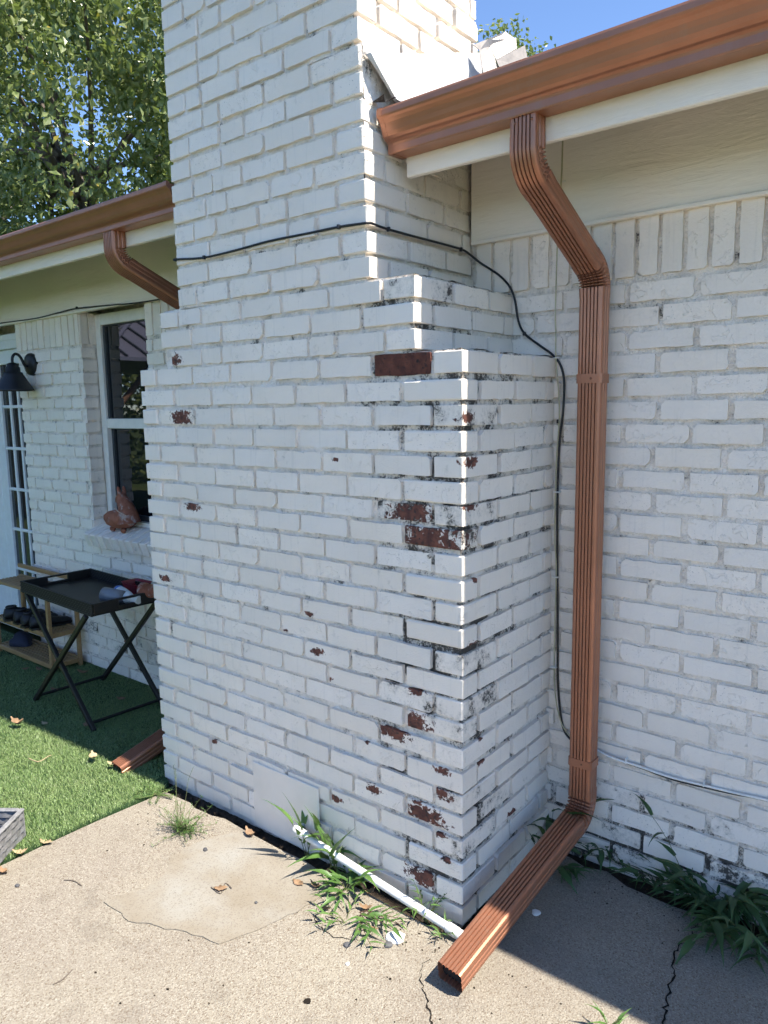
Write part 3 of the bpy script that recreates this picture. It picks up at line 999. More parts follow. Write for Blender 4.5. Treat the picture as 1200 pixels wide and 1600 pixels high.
def wall_course(zt, segs, off):
    H = WC - WJ
    zc = zt - WC / 2
    for x0, x1 in segs:
        n0 = math.floor((x0 - off) / WMOD)
        x = off + n0 * WMOD
        while x < x1:
            a, c = max(x + WJ / 2, x0 + 0.002), min(x + WMOD - WJ / 2, x1 - 0.002)
            if c - a > 0.03:
                L = c - a
                hid = -1.95 < (a + c) / 2 < -0.02 and zc < 2.0
                WB.face(((a + c) / 2 + rr.uniform(-0.003, 0.003), 0, zc + rr.uniform(-0.0015, 0.0015)), L - rr.uniform(0, 0.006), H + rr.uniform(-0.006, 0.002), 0, rr.uniform(-0.0025, 0.003), hidden=hid, tilt=rr.uniform(-.008, .008),
                        **({'dirt': rr.uniform(0.2, 0.75)} if zc < 0.30 and rr.random() < 0.5 else {}))
            x += WMOD


mrow = 0; zt = TOPZ
while zt > -0.02:
    off = 0.246 if mrow % 2 == 0 else 0.357
    zc = zt - WC / 2
    left = []
    if zc > WIN[2] - 0.0:
        left = [(-3.935, WIN[0]), (WIN[1], -1.65)]
    elif zc > 0.835:
        left = [(-3.935, WIN[0] - 0.03), (WIN[1] + 0.03, -1.65)]
    else:
        left = [(-3.935, -1.65)]
    wall_course(zt, [(-0.35, 1.5)] + left + [(-5.6, DOOR[0])], off + rr.uniform(-0.006, 0.006))
    # brick jamb of the window (its left reveal faces the camera)
    if zc > WIN[2]:
        WB.face((WIN[0], 0.055 if mrow % 2 else 0.05, zc), 0.09, WC - WJ, math.pi / 2, 0.001)
    zt -= WC; mrow += 1
x = -0.33
while x < 1.5:                                        # soldier course under the frieze
    w = 0.0755
    WB.face((x + w / 2, 0, 2.062 + 0.098), 0.188, w - 0.014 + rr.uniform(-0.003, 0.002), 0, rr.uniform(-0.001, 0.003), tilt=math.pi / 2)
    x += w
for x0, x1 in ((-3.93, WIN[0]), (WIN[1], -1.75)):
    x = x0 + 0.002
    while x < x1 - 0.04:
        w = min(0.0755, x1 - x); WB.face((x + w / 2, 0, 2.16), 0.188, w - 0.014 + rr.uniform(-0.003, 0.002), 0, rr.uniform(-0.001, 0.003), tilt=math.pi / 2); x += w
for i in range(2):
    WB.face((WIN[0], 0.03 + i * 0.058, 2.16), 0.188, 0.05, math.pi / 2, 0.0, tilt=math.pi / 2)
WB.build(wall, 300)
# sloping brick sill
sill = MB()
sill.add([(WIN[0] - 0.02, -0.045, 0.905), (WIN[1] + 0.02, -0.045, 0.905), (WIN[1] + 0.02, 0.12, 0.965), (WIN[0] - 0.02, 0.12, 0.965),
          (WIN[0] - 0.02, -0.03, 0.828), (WIN[1] + 0.02, -0.03, 0.828), (WIN[1] + 0.02, 0.12, 0.85), (WIN[0] - 0.02, 0.12, 0.85)],
         [(0, 1, 2, 3), (4, 5, 1, 0), (1, 5, 6, 2), (4, 0, 3, 7), (5, 4, 7, 6)])
sill_o = sill.build('sill', MAT['wmortar'], house)
x = WIN[0] - 0.02
while x < WIN[1]:
    w = rr.uniform(0.062, 0.07)
    M = Matrix.Translation((x + w / 2, -0.048, 0.868)) @ Matrix.Rotation(0.35, 4, 'X')
    MB().cbox((-w / 2 + 0.004, -0.004, -0.043 - rr.uniform(0, 0.006)), (w / 2 - 0.004, 0.15, 0.042), 0.005, M, 0.0015).build('brick', MAT['wbrick'], sill_o)
    x += w + 0.008

# ------------------------------------------------------------------ window
yw = 0.105
win = MB()
x0, x1, z0, z1 = WIN[0] + 0.001, WIN[1] + 0.16, 0.955, 2.247
fr = 0.052
win.cbox((x0, yw, z0), (x0 + fr, yw + 0.07, z1), 0.003); win.cbox((x1 - fr, yw, z0), (x1, yw + 0.07, z1), 0.003)
win.cbox((x0 + fr, yw + 0.001, z1 - 0.068), (x1 - fr, yw + 0.07, z1), 0.003); win.cbox((x0 + fr, yw + 0.001, z0), (x1 - fr, yw + 0.06, z0 + 0.03), 0.003)
wino = win.build('window', MAT['trim'], house)
MB().cbox((x0 + fr, yw + 0.006, 1.552), (x1 - fr, yw + 0.05, 1.612), 0.003).build('meeting_rail', MAT['trim'], wino)
for za, zb_, yy in ((1.612, z1 - 0.068, yw + 0.03), (z0 + 0.03, 1.552, yw + 0.045)):
    d = MB(); t = 0.022
    d.box((x0 + fr, yy - 0.012, za), (x0 + fr + t, yy + 0.02, zb_)); d.box((x1 - fr - t, yy - 0.012, za), (x1 - fr, yy + 0.02, zb_))
    d.box((x0 + fr + t, yy - 0.011, za), (x1 - fr - t, yy + 0.02, za + (0.035 if za < 1.2 else 0.004))); d.box((x0 + fr + t, yy - 0.011, zb_ - 0.006), (x1 - fr - t, yy + 0.02, zb_))
    d.build('sash', MAT['darkframe'], wino)
    MB().box((x0 + fr + t, yy, za + 0.004), (x1 - fr - t, yy + 0.004, zb_ - 0.006)).build('pane', MAT['glass'], wino)

# ------------------------------------------------------------------ french door
yd = 0.06
dr = MB()
dx0, dx1 = DOOR[0], DOOR[1]
dr.cbox((dx1 - 0.035, yd - 0.01, 0.0), (dx1, yd + 0.1, 2.2), 0.003)
dr.cbox((dx0, yd - 0.01, 2.10), (dx1 - 0.035, yd + 0.1, 2.2), 0.003); dr.cbox((dx0, yd - 0.012, 2.155), (dx1, yd + 0.05, 2.2), 0.003)
door = dr.build('french_door', MAT['doorpaint'], house)
d = MB()
lx0, lx1 = dx0 + 0.45, dx1 - 0.037                   # the near leaf
st = 0.062
d.cbox((lx1 - st, yd + 0.02, 0.02), (lx1, yd + 0.065, 2.098), 0.004); d.cbox((lx0, yd + 0.02, 0.02), (lx0 + 0.10, yd + 0.065, 2.098), 0.004)
d.cbox((lx0 + 0.1, yd + 0.021, 0.02), (lx1 - st, yd + 0.064, 0.20), 0.004); d.cbox((lx0 + 0.1, yd + 0.021, 2.0), (lx1 - st, yd + 0.064, 2.098), 0.004)
leaf = d.build('door_leaf', MAT['doorpaint'], house)
gx0, gx1 = lx0 + 0.10, lx1 - st
gx0b = lx1 - st
nx = 3; pw = (gx1 - gx0) / nx; ph = 1.80 / 6
for i in range(nx):
    for k in range(6):
        MB().box((gx0 + i * pw, yd + 0.04, 0.2 + k * ph), (gx0 + (i + 1) * pw - 0.001, yd + 0.044, 0.2 + (k + 1) * ph - 0.001)).build('pane', MAT['doorglass'], leaf)
for i in range(1, nx):
    MB().cbox((gx0 + i * pw - 0.011, yd + 0.026, 0.2), (gx0 + i * pw + 0.011, yd + 0.058, 2.0), 0.004).build('muntin', MAT['doorpaint'], leaf)
for k in range(1, 6):
    MB().cbox((gx0, yd + 0.028, 0.2 + k * ph - 0.011), (gx1, yd + 0.056, 0.2 + k * ph + 0.011), 0.004).build('muntin', MAT['doorpaint'], leaf)
d = MB(); d.cbox((dx0, yd + 0.02, 0.02), (lx0 - 0.004, yd + 0.065, 2.098), 0.004); d.build('door_leaf', MAT['doorpaint'], house)

# ------------------------------------------------------------------ eaves and roof
ROOF = lambda y: 2.545 + 0.335 * (y + 0.44)
for x0, x1, nm in ((-0.325, RX1 + 0.3, 'r'), (LX0 - 0.3, -1.345, 'l')):
    dy, dz = (0.0, 0.0) if nm == 'r' else (-0.045, -0.008)
    MB().cbox((x0, -0.4305 + dy, 2.390 + dz), (x1, -0.408 + dy, 2.520 + dz), 0.003).build('fascia', MAT['wood'], house)
    MB().cbox((x0 + (0.02 if nm == 'r' else 0), -0.4075 + dy, 2.42 + dz), (x1, -0.36 + dy, 2.49 + dz), 0.003).build('sub_fascia', MAT['wood'], house)
    MB().cbox((x0 - (0.012 if nm == 'r' else -0.0), -0.020, PANEL_Z), (x1 + (0.0 if nm == 'r' else 0.02), YW - 0.002, 2.72), 0.003).build('frieze_board', MAT['wood'], house)
    MB().cbox((x0 - 0.008, -0.0285, PANEL_Z - 0.001), (x1, -0.0195, PANEL_Z + 0.012), 0.002).build('frieze_bead', MAT['wood'], house)
    n = int((x1 - x0) / 0.61)
r = MB(); RY = 2.4
for x0, x1, ya in ((-0.352, RX1 + 0.3, -0.44), (LX0 - 0.3, -1.335, -0.485), (-1.335, -0.352, 0.10)):
    r.add([(x0, ya, ROOF(ya)), (x1, ya, ROOF(ya)), (x1, RY, ROOF(RY)), (x0, RY, ROOF(RY)), (x0, ya, ROOF(ya) - 0.02), (x1, ya, ROOF(ya) - 0.02), (x1, RY, ROOF(RY) - 0.02), (x0, RY, ROOF(RY) - 0.02)],
          [(0, 1, 2, 3), (7, 6, 5, 4), (0, 4, 5, 1), (1, 5, 6, 2), (3, 2, 6, 7), (0, 3, 7, 4)])
r.add([(LX0 - 0.3, RY, ROOF(RY)), (RX1 + 0.3, RY, ROOF(RY)), (RX1 + 0.3, 5.4, 2.5), (LX0 - 0.3, 5.4, 2.5)], [(0, 1, 2, 3)])
roof = r.build('roof', MAT['shingle'], house)
rr = random.Random(31)
for k in range(9):                                   # shingle ends beside the flashing
    for row in range(2):
        xa = -0.345 + k * 0.13 + row * 0.06; ya = -0.455 + row * 0.13
        MB().add([(xa, ya, ROOF(ya) + 0.012 + rr.uniform(0, .01)), (xa + 0.122, ya, ROOF(ya) + 0.012 + rr.uniform(0, .006)), (xa + 0.122, ya + 0.16, ROOF(ya + 0.16) + 0.006), (xa, ya + 0.16, ROOF(ya + 0.16) + 0.006),
                  (xa, ya, ROOF(ya) + 0.004), (xa + 0.122, ya, ROOF(ya) + 0.004)], [(0, 1, 2, 3), (0, 4, 5, 1)]).build('shingle', MAT['shingle'], roof)
# step flashing along the chimney side: painted sheet, its foot bent out over the shingles, its front corner curling away
fl = MB(); rr = random.Random(8); secs = []
NF = 22
for i in range(NF + 1):
    t = i / NF; y = -0.594 + t * 0.69
    zr = ROOF(max(y, -0.46))
    top = 2.714 + 0.345 * (y + 0.594) + rr.uniform(-0.002, 0.002)
    xo = -0.360 - 0.012 * t
    w = lambda a: rr.uniform(-a, a)
    bot = zr + 0.052 if y > -0.49 else 2.606 + (2.712 - 2.606) * ((-0.49 - y) / 0.104) ** 1.6
    curl = max(0.0, min(1.0, (-0.40 - y) / 0.19))
    fo = 0.018 + 0.030 * (1 - curl)                   # how far the foot kicks out
    ring = []
    for k in range(7):
        f = k / 6
        z = top + (bot - top) * f
        x = xo + 0.004 + 0.010 * math.sin(f * 2.2) + (fo * max(0, f - 0.55) ** 1.5 * 3.0) + w(0.0022) + 0.006 * math.sin(y * 40 + f * 5) * f
        ring.append((x, y, z))
    if y > -0.47:
        ring.append((ring[-1][0] + 0.05 + w(.006), y + 0.004, bot - 0.016 + w(.004)))
    else:
        ring.append((ring[-1][0] + 0.004 + 0.02 * max(0, 1 - curl), y, bot - 0.004))
    secs.append(ring)
fl.sweep(secs, False, False, True)
flo = fl.build('flashing', MAT['flash'], house)
flo.modifiers.new('t', 'SOLIDIFY').thickness = 0.0015
# torn felt that also stands in for the shadow gap under the flashing's front corner
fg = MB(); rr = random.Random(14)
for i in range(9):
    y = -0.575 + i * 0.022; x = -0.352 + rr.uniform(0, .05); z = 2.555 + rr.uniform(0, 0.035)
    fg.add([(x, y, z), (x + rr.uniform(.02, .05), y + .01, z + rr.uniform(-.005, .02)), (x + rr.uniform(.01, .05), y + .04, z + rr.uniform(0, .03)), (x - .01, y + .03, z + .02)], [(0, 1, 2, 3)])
fg.build('felt_and_gap_shade', MAT['shingle'], house)['kind'] = 'stuff'
# bent saddle metal above the flashing
v = MB()
A = lambda px, py, y: bp(px, py, 1, y)
q = [A(748, 79, .02), A(765, 82, .03), A(792, 50, .12), A(804, 64, .16), A(806, 78, .16), A(775, 93, .05), A(768, 74, .04)]
v.add([A(739, 70, 0.0), A(750, 78, 0.0), A(765, 73, .06), A(804, 60, .14), A(790, 49, .12), A(762, 61, .05)], [(0, 1, 2, 3, 4, 5)])
v.add([A(765, 73, .06), A(806, 60, .14), A(807, 77, .13), A(775, 94, .05)], [(0, 1, 2, 3)])
v.add([A(748, 77, .0), A(765, 74, .06), A(783, 118, .03), A(757, 126, -.05), A(752, 100, -.02)], [(0, 1, 2, 3, 4)])
v.add([A(775, 94, .045), A(820, 72, .12), A(828, 108, .08), A(786, 120, .0)], [(0, 1, 2, 3)])
vo = v.build('saddle_flashing', MAT['bentmetal'], house)
sol = vo.modifiers.new('t', 'SOLIDIFY'); sol.thickness = 0.003


# ================================================================== GUTTERS
def gutter(name, x0, x1, z0, slope, label, cap, dy=0.0, zs=1.0):
    t = thing(name, label, 'gutter', ((x0 + x1) / 2, -0.48, z0), 'copper brown rain gutters')
    out = [(-0.432, 0.112), (-0.432, 0.0), (-0.497, -0.003), (-0.5015, -0.003), (-0.503, 0.001), (-0.5025, 0.018), (-0.5045, 0.024), (-0.511, 0.0285), (-0.519, 0.032), (-0.5265, 0.038), (-0.532, 0.047),
           (-0.536, 0.058), (-0.541, 0.068), (-0.5485, 0.076), (-0.5555, 0.081), (-0.558, 0.086), (-0.558, 0.0985), (-0.5555, 0.1045), (-0.549, 0.1055), (-0.5425, 0.103), (-0.5415, 0.096)]
    inn = [(-0.5435, 0.096), (-0.5445, 0.101), (-0.549, 0.103), (-0.5545, 0.102), (-0.5555, 0.098), (-0.555, 0.0875), (-0.5475, 0.079), (-0.539, 0.070), (-0.5335, 0.059), (-0.5295, 0.048), (-0.525, 0.041), (-0.518, 0.035), (-0.51, 0.0315), (-0.5025, 0.027), (-0.500, 0.019), (-0.500, 0.001), (-0.497, 0.0), (-0.435, 0.003), (-0.435, 0.112)]
    out = [(y + dy, z * zs) for y, z in out]; inn = [(y + dy, z * zs) for y, z in inn]
    ring = out + inn
    n = max(2, int((x1 - x0) / 0.5)); secs = []
    for i in range(n + 1):
        x = x0 + (x1 - x0) * i / n
        w = 0.0012 * math.sin(i * 2.1)
        secs.append([(x, y + w, z0 + z + slope * (x - x0)) for y, z in ring])
    MB().sweep(secs, True, True).build('trough', MAT['copper'], t)
    if cap is not None:
        e = x0 if cap < 0 else x1
        zz = z0 + slope * (e - x0)
        lo, hi = (e - 0.004, e + 0.014) if cap < 0 else (e - 0.014, e + 0.004)
        c = Vector((-0.49 + dy, 0.052 * zs))
        big = [((Vector(p) - c) * 1.022 + c) for p in out]
        MB().sweep([[(lo, p.x, zz + p.y) for p in big], [(hi, p.x, zz + p.y) for p in big]], True, True).build('end_cap', MAT['copper'], t)
    # hangers
    x = x0 + 0.3
    while x < x1:
        zz = z0 + slope * (x - x0)
        MB().box((x - 0.012, -0.545 + dy, zz + 0.094 * zs), (x + 0.012, -0.436 + dy, zz + 0.094 * zs + 0.0025)).build('hanger', MAT['copper'], t); x += 0.6
    return t


gutter('gutter', -0.338, RX1 + 0.3, 2.449, 0.012, 'copper brown gutter running right from the chimney over the eave', -1, 0.0, 1.10)
gutter('gutter', LX0 - 0.3, -1.36, 2.443, 0.0, 'copper brown gutter on the left eave, ending behind the chimney', 1, -0.045, 0.93)


# ================================================================== DOWNSPOUTS
def ds_profile(w, d, ribs=5, groove=0.0055):
    """closed section, local u (across front), v (outwards, front = -v); ribbed front, plain sides"""
    pts = []; r = 0.009
    hw, hd = w / 2, d / 2
    def side(p, q, n, k):
        p, q = Vector(p), Vector(q); t = (q - p); L = t.length; t.normalize(); nn = Vector((-t.y, t.x))
        out = [p]
        seg = L / (n * 2 + 1)
        for i in range(n):
            a = seg * (2 * i + 1)
            out += [p + t * (a + seg * 0.12), p + t * (a + seg * 0.35) + nn * k, p + t * (a + seg * 0.65) + nn * k, p + t * (a + seg * 0.88)]
        out.append(q)
        return out
    pts += side((-hw + r, -hd), (hw - r, -hd), ribs, groove)
    pts += [(hw - r * 0.3, -hd + r * 0.3)]
    pts += side((hw, -hd + r), (hw, hd - r), 2, 0.0022)
    pts += [(hw - r * 0.3, hd - r * 0.3)]
    pts += side((hw - r, hd), (-hw + r, hd), ribs, groove)
    pts += [(-hw + r * 0.3, hd - r * 0.3)]
    pts += side((-hw, hd - r), (-hw, -hd + r), 2, 0.0022)
    pts += [(-hw + r * 0.3, -hd + r * 0.3)]
    return [Vector(p) for p in pts]


def ds_ring(prof, c, u, v, s=1.0, inner=None):
    """place section at c with axes u,v; inner=(axis sign on v, amount) pinches one side"""
    out = []
    for p in prof:
        q = p * s
        if inner:
            sg, am = inner
            hd = 0.034
            k = max(0.0, (q.y * sg / hd + 1) / 2)
            q = Vector((q.x * (1 - am * 0.35 * k), q.y - sg * am * hd * k))
        out.append(Vector(c) + u * q.x + v * q.y)
    return out


PW, PD = 0.084, 0.066
PROF = ds_profile(PW, PD)


def frame(d, front):
    """u across, v backwards for a run in direction d whose ribbed front looks along 'front'"""
    v = -(front - d * front.dot(d)).normalized()
    u = v.cross(d) * -1
    return u, v


def run(name, parent, p, q, front, s=1.0, n=1, mat='copper'):
    p, q = Vector(p), Vector(q); d = (q - p).normalized(); u, v = frame(d, front)
    secs = [ds_ring(PROF, p.lerp(q, i / n), u, v, s) for i in range(n + 1)]
    return MB().sweep(secs, True, False).build(name, MAT[mat], parent)


def elbow(name, parent, p, d0, d1, front, rad=0.062, crimps=6, s=1.02, lead=0.03, outer=False):
    p = Vector(p); d0, d1 = Vector(d0).normalized(), Vector(d1).normalized()
    ang = d0.angle(d1); ax = d0.cross(d1).normalized(); side = ax.cross(d0).normalized()
    cen = p + side * rad
    secs = []; u0, v0 = frame(d0, front)
    sg = 1 if v0.dot(side) > 0 else -1          # inner side of the bend in section space
    secs.append(ds_ring(PROF, p - d0 * lead, u0, v0, s * 1.0))
    n = crimps * 4
    for i in range(n + 1):
        M = Matrix.Rotation(ang * i / n, 3, ax)
        am = (0.0, 0.0, 0.36, 0.30)[i % 4] if 0 < i < n else 0.0
        secs.append(ds_ring(PROF, cen + M @ (p - cen), M @ u0, M @ v0, s, (sg, am)))
    M = Matrix.Rotation(ang, 3, ax)
    e = cen + M @ (p - cen)
    secs.append(ds_ring(PROF, e + d1 * lead, M @ u0, M @ v0, s * 0.985))
    MB().sweep(secs, True, False).build(name, MAT['copper'], parent)
    return e, M @ Vector(front)


def band(parent, c, d, front, h=0.03, s=1.05):
    d = Vector(d).normalized(); u, v = frame(d, Vector(front)); hw, hd = PW / 2 * s, PD / 2 * s
    sq = []
    r = 0.006
    for sx, sy in ((-1, -1), (1, -1), (1, 1), (-1, 1)):
        q = [(sx * hw, sy * (hd - r)), (sx * (hw - r), sy * hd)]
        sq += q if sx * sy > 0 else q[::-1]
    c = Vector(c)
    R0 = [c - d * h / 2 + u * a + v * b_ for a, b_ in sq]; R1 = [c + d * h / 2 + u * a + v * b_ for a, b_ in sq]
    o = MB().sweep([R0, R1], True, True).build('strap', MAT['copper'], parent)
    f = -v
    M = Matrix.Translation(c + f * (hd + 0.0005) + u * 0.008) @ f.to_track_quat('Z', 'Y').to_matrix().to_4x4()
    MB().lathe([(0.0, 0.003), (0.003, 0.0025), (0.004, 0.0)], 10, M).build('screw', MAT['screw'], o)


FRONT = Vector((0, -1, 0)); DN = Vector((0, 0, -1))
ds = thing('downspout', 'copper brown ribbed downspout on the right of the chimney, running out onto the patio', 'downspout', (0.166, -0.09, 0))
p0 = Vector((0.124, -0.463, 2.452)); p1 = Vector((0.124, -0.463, 2.375))
run('outlet', ds, p0 + Vector((0, 0, 0.02)), p1, FRONT, 1.0)
pv = Vector((0.166, -0.078, 2.075))
dd = (Vector((0.163, -0.118, 2.125)) - Vector((0.127, -0.42, 2.318))).normalized()
e1, f1 = elbow('elbow', ds, p1, DN, dd, FRONT, 0.095, 6)
# second bend brings it back to plumb
ax_pt = None
d2 = dd
ang = d2.angle(DN); rad2 = 0.085
tl = rad2 * math.tan(ang / 2)
hit = e1 + d2 * ((pv.y - e1.y) / d2.y)                # where the slanting run meets the plumb line plane
corner = Vector((hit.x, pv.y, hit.z))
run('offset_pipe', ds, e1, corner - d2 * tl, f1, 0.985)
e2, f2 = elbow('elbow', ds, corner - d2 * tl, d2, DN, f1, rad2, 6)
PX, PY = e2.x, e2.y
run('pipe', ds, e2, (PX, PY, 0.285), FRONT, 0.985, 4)
band(ds, (PX, PY, 1.742), DN, FRONT)
band(ds, (PX, PY, 0.405), DN, FRONT)
d3 = Vector((-0.050, -0.76, -0.155)).normalized()
e3, f3 = elbow('elbow', ds, (PX, PY, 0.275), DN, d3, FRONT, 0.080, 6, 1.02)
end = e3 + d3 * 0.735
run('extension', ds, e3, end, f3, 1.0, 2)
# black sheet stands in for the shade inside the open mouth
u, v = frame(d3, f3)
MB().add(ds_ring(PROF, end - d3 * 0.02, u, v, 0.97), [tuple(range(len(PROF)))]).build('mouth', MAT['blackvoid'], ds)
for sx in (-0.022, 0.030):
    M = Matrix.Translation((p0.x + sx, p0.y - PD / 2 - 0.001, 2.437)) @ Vector((0, -1, 0)).to_track_quat('Z', 'Y').to_matrix().to_4x4()
    MB().lathe([(0.0, 0.003), (0.003, 0.0025), (0.004, 0.0)], 10, M).build('screw', MAT['screw'], ds)

# the left one: drops from the left gutter, passes behind the chimney, ends on the turf
dl = thing('downspout', 'copper brown downspout on the left, its middle hidden behind the chimney', 'downspout', (-1.75, -0.09, 0))
q0 = Vector((-1.88, -0.510, 2.447)); q1 = Vector((-1.88, -0.510, 2.375))
run('outlet', dl, q0 + Vector((0, 0, 0.02)), q1, FRONT, 1.0)
dq = Vector((0.10, 0.36, -0.20)).normalized()
g1, h1 = elbow('elbow', dl, q1, DN, dq, FRONT, 0.085, 6)
tl = 0.075 * math.tan(dq.angle(DN) / 2)
hit = g1 + dq * ((-0.078 - g1.y) / dq.y)
run('offset_pipe', dl, g1, hit - dq * tl, h1, 0.985)
g2, h2_ = elbow('elbow', dl, hit - dq * tl, dq, DN, h1, 0.075, 6)
run('pipe', dl, g2, (g2.x, g2.y, 0.27), h2_, 0.985, 2)
d4 = Vector((-0.04, -0.5, -0.145)).normalized()
g3, h3 = elbow('elbow', dl, (g2.x, g2.y, 0.26), DN, d4, h2_, 0.08, 6)
e4 = g3 + d4 * 0.60
run('extension', dl, g3, e4, h3, 1.0, 2)
u, v = frame(d4, h3)
MB().add(ds_ring(PROF, e4 - d4 * 0.015, u, v, 0.97), [tuple(range(len(PROF)))]).build('mouth', MAT['blackvoid'], dl)  # painted shade inside the left mouth
# ================================================================== CABLES AND PIPES
def smooth_path(pts, n=8):
    P = [Vector(p) for p in pts]; out = []
    for i in range(len(P) - 1):
        a, b, c, d = P[max(i - 1, 0)], P[i], P[i + 1], P[min(i + 2, len(P) - 1)]
        for k in range(n):
            t = k / n
            out.append(0.5 * ((2 * b) + (c - a) * t + (2 * a - 5 * b + 4 * c - d) * t * t + (3 * b - a - 3 * c + d) * t ** 3))
    out.append(P[-1])
    return out


def clip(parent, p, n, r=0.0042, mat='cable'):
    n = Vector(n)
    M = Matrix.Translation(Vector(p) + n * 0.002) @ n.to_track_quat('Z', 'Y').to_matrix().to_4x4()
    MB().cbox((-0.0045, -0.007, -0.006), (0.0045, 0.007, 0.006), 0.0015, M).build('clip', MAT[mat], parent)


cb = thing('cable', 'black cable clipped across the chimney and down beside the right downspout', 'cable', (0, -0.02, 0.4))
yf = -D - 0.006
xs = -0.337
pts = [(-1.335, -0.40, 2.243), (-1.333, -0.56, 2.24), (-1.318, yf, 2.238), (-1.274, yf, 2.235), (-1.131, yf, 2.222), (-0.95, yf, 2.224), (-0.782, yf, 2.230), (-0.60, yf, 2.228), (-0.457, yf, 2.227), (-0.36, yf, 2.222), (xs - 0.004, -D - 0.002, 2.221), (xs, -0.595, 2.222), (xs, -0.516, 2.218), (xs, -0.316, 2.220), (xs, -0.15, 2.222), (xs + 0.004, -0.067, 2.218),
       (-0.30, -0.018, 2.180), (-0.226, -0.008, 2.128), (-0.180, -0.007, 2.08), (-0.159, -0.007, 2.031), (-0.145, -0.007, 1.96), (-0.119, -0.007, 1.912), (-0.06, -0.008, 1.868), (-0.006, -0.012, 1.831), (0.025, -0.010, 1.79), (0.037, -0.008, 1.73), (0.034, -0.008, 1.62), (0.024, -0.008, 1.529), (0.020, -0.008, 1.346), (0.024, -0.008, 1.1), (0.031, -0.008, 0.803), (0.034, -0.008, 0.66), (0.044, -0.008, 0.55), (0.063, -0.009, 0.464), (0.10, -0.012, 0.43)]
MB().tube(smooth_path(pts, 5), 0.0042, 8).build('cord', MAT['cable'], cb)
for p, n in [((-1.131, yf, 2.222), (0, -1, 0)), ((-0.457, yf, 2.227), (0, -1, 0)), ((xs, -0.516, 2.218), (1, 0, 0)), ((xs, -0.09, 2.220), (1, 0, 0)), ((-0.119, -0.007, 1.912), (0, -1, 0)), ((0.018, -0.008, 1.60), (0, -1, 0))]:
    clip(cb, p, n)
cl = thing('cable', 'black cable sagging under the frieze board above the window on the left', 'cable', (-3.0, -0.02, 2.25))
pl = [(-5.5, -0.028, 2.258), (-4.5, -0.028, 2.262), (-4.135, -0.027, 2.262), (-3.6, -0.027, 2.252), (-3.3, -0.027, 2.262), (-3.08, -0.027, 2.268), (-2.7, -0.027, 2.252), (-2.4, -0.027, 2.240), (-2.15, -0.027, 2.242), (-1.7, -0.027, 2.25)]
MB().tube(smooth_path(pl, 6), 0.0045, 6).build('cord', MAT['cable'], cl)
for x in (-3.08, -4.4):
    clip(cl, (x, -0.027, 2.272), (0, -1, 0))
cw = thing('wire', 'thin cream wire hanging from the eave beside the downspout', 'wire', (0.02, -0.02, 0.4))
pw = [(0.023, -0.024, 2.54), (0.022, -0.024, 2.513), (0.020, -0.024, 2.408), (0.014, -0.03, 2.26), (0.003, -0.016, 1.992), (0.006, -0.016, 1.90), (0.009, -0.018, 1.818), (0.024, -0.014, 1.641), (0.015, -0.012, 1.45), (0.014, -0.012, 1.2), (0.022, -0.012, 1.046), (0.022, -0.012, 0.66), (0.050, -0.012, 0.50), (0.10, -0.014, 0.44)]
MB().tube(smooth_path(pw, 6), 0.0024, 6).build('cord', MAT['cream'], cw)
for z in (1.82, 1.35, 1.04, 0.70, 2.40):
    x = 0.018 if z < 1.6 else 0.009 if z < 2 else 0.02
    MB().cbox((x - 0.010, -0.022, z - 0.002), (x + 0.014, -0.006, z + 0.002), 0.0008).build('clip', MAT['whitewire'], cw)
wr = thing('wire', 'pale wire sagging along the right wall low down, right of the downspout', 'wire', (0.6, -0.01, 0.41))
pr = [(0.14, -0.012, 0.438), (0.176, -0.012, 0.428), (0.25, -0.014, 0.413), (0.348, -0.011, 0.408), (0.45, -0.014, 0.404), (0.56, -0.012, 0.408), (0.66, -0.011, 0.413), (0.751, -0.012, 0.420), (1.2, -0.012, 0.45), (2.5, -0.012, 0.5)]
MB().tube(smooth_path(pr, 6), 0.0042, 8).build('cord', MAT['whitewire'], wr)
pr2 = [(p[0], p[1] + 0.003, p[2] - 0.0045 + 0.0035 * math.sin(p[0] * 9)) for p in pr]
MB().tube(smooth_path(pr2, 6), 0.0034, 6).build('black_cord_shade', MAT['cable'], wr)  # black cord, thickened to stand in for the shading below the pale wire
for x, z in ((0.30, 0.411), (0.56, 0.410)):
    MB().cbox((x - 0.002, -0.018, z - 0.006), (x + 0.002, -0.004, z + 0.016), 0.0008).build('clip', MAT['whitewire'], wr)

pv_ = thing('pipe', 'white plastic drain pipe lying along the foot of the chimney', 'pipe', (-0.3, -0.66, 0))
pa, pb = Vector((-0.690, -0.655, 0.098)), Vector((0.020, -0.668, 0.022))
d = (pb - pa).normalized()
MB().tube([pa + d * 0.01, pb - d * 0.012], 0.0135, 18).build('tube', MAT['pvc'], pv_)
for e, s in ((pa, 1), (pb, -1)):
    MB().tube([e - d * s * 0.004, e + d * s * 0.004, e + d * s * 0.036, e + d * s * 0.040], [0.0165, 0.0178, 0.0178, 0.0155], 18).build('coupling', MAT['pvc'], pv_)
MB().tube(smooth_path([pa + d * 0.012, pa - d * 0.010, pa - d * 0.018 + Vector((0, 0.012, -0.004)), pa - d * 0.018 + Vector((0, 0.045, -0.006))], 5), 0.0166, 16).build('elbow', MAT['pvc'], pv_)
MB().tube(smooth_path([pb - d * 0.012, pb + d * 0.012, pb + d * 0.022 + Vector((0, 0.006, -0.012)), pb + d * 0.022 + Vector((0, 0.01, -0.05))], 5), 0.0166, 16).build('elbow', MAT['pvc'], pv_)

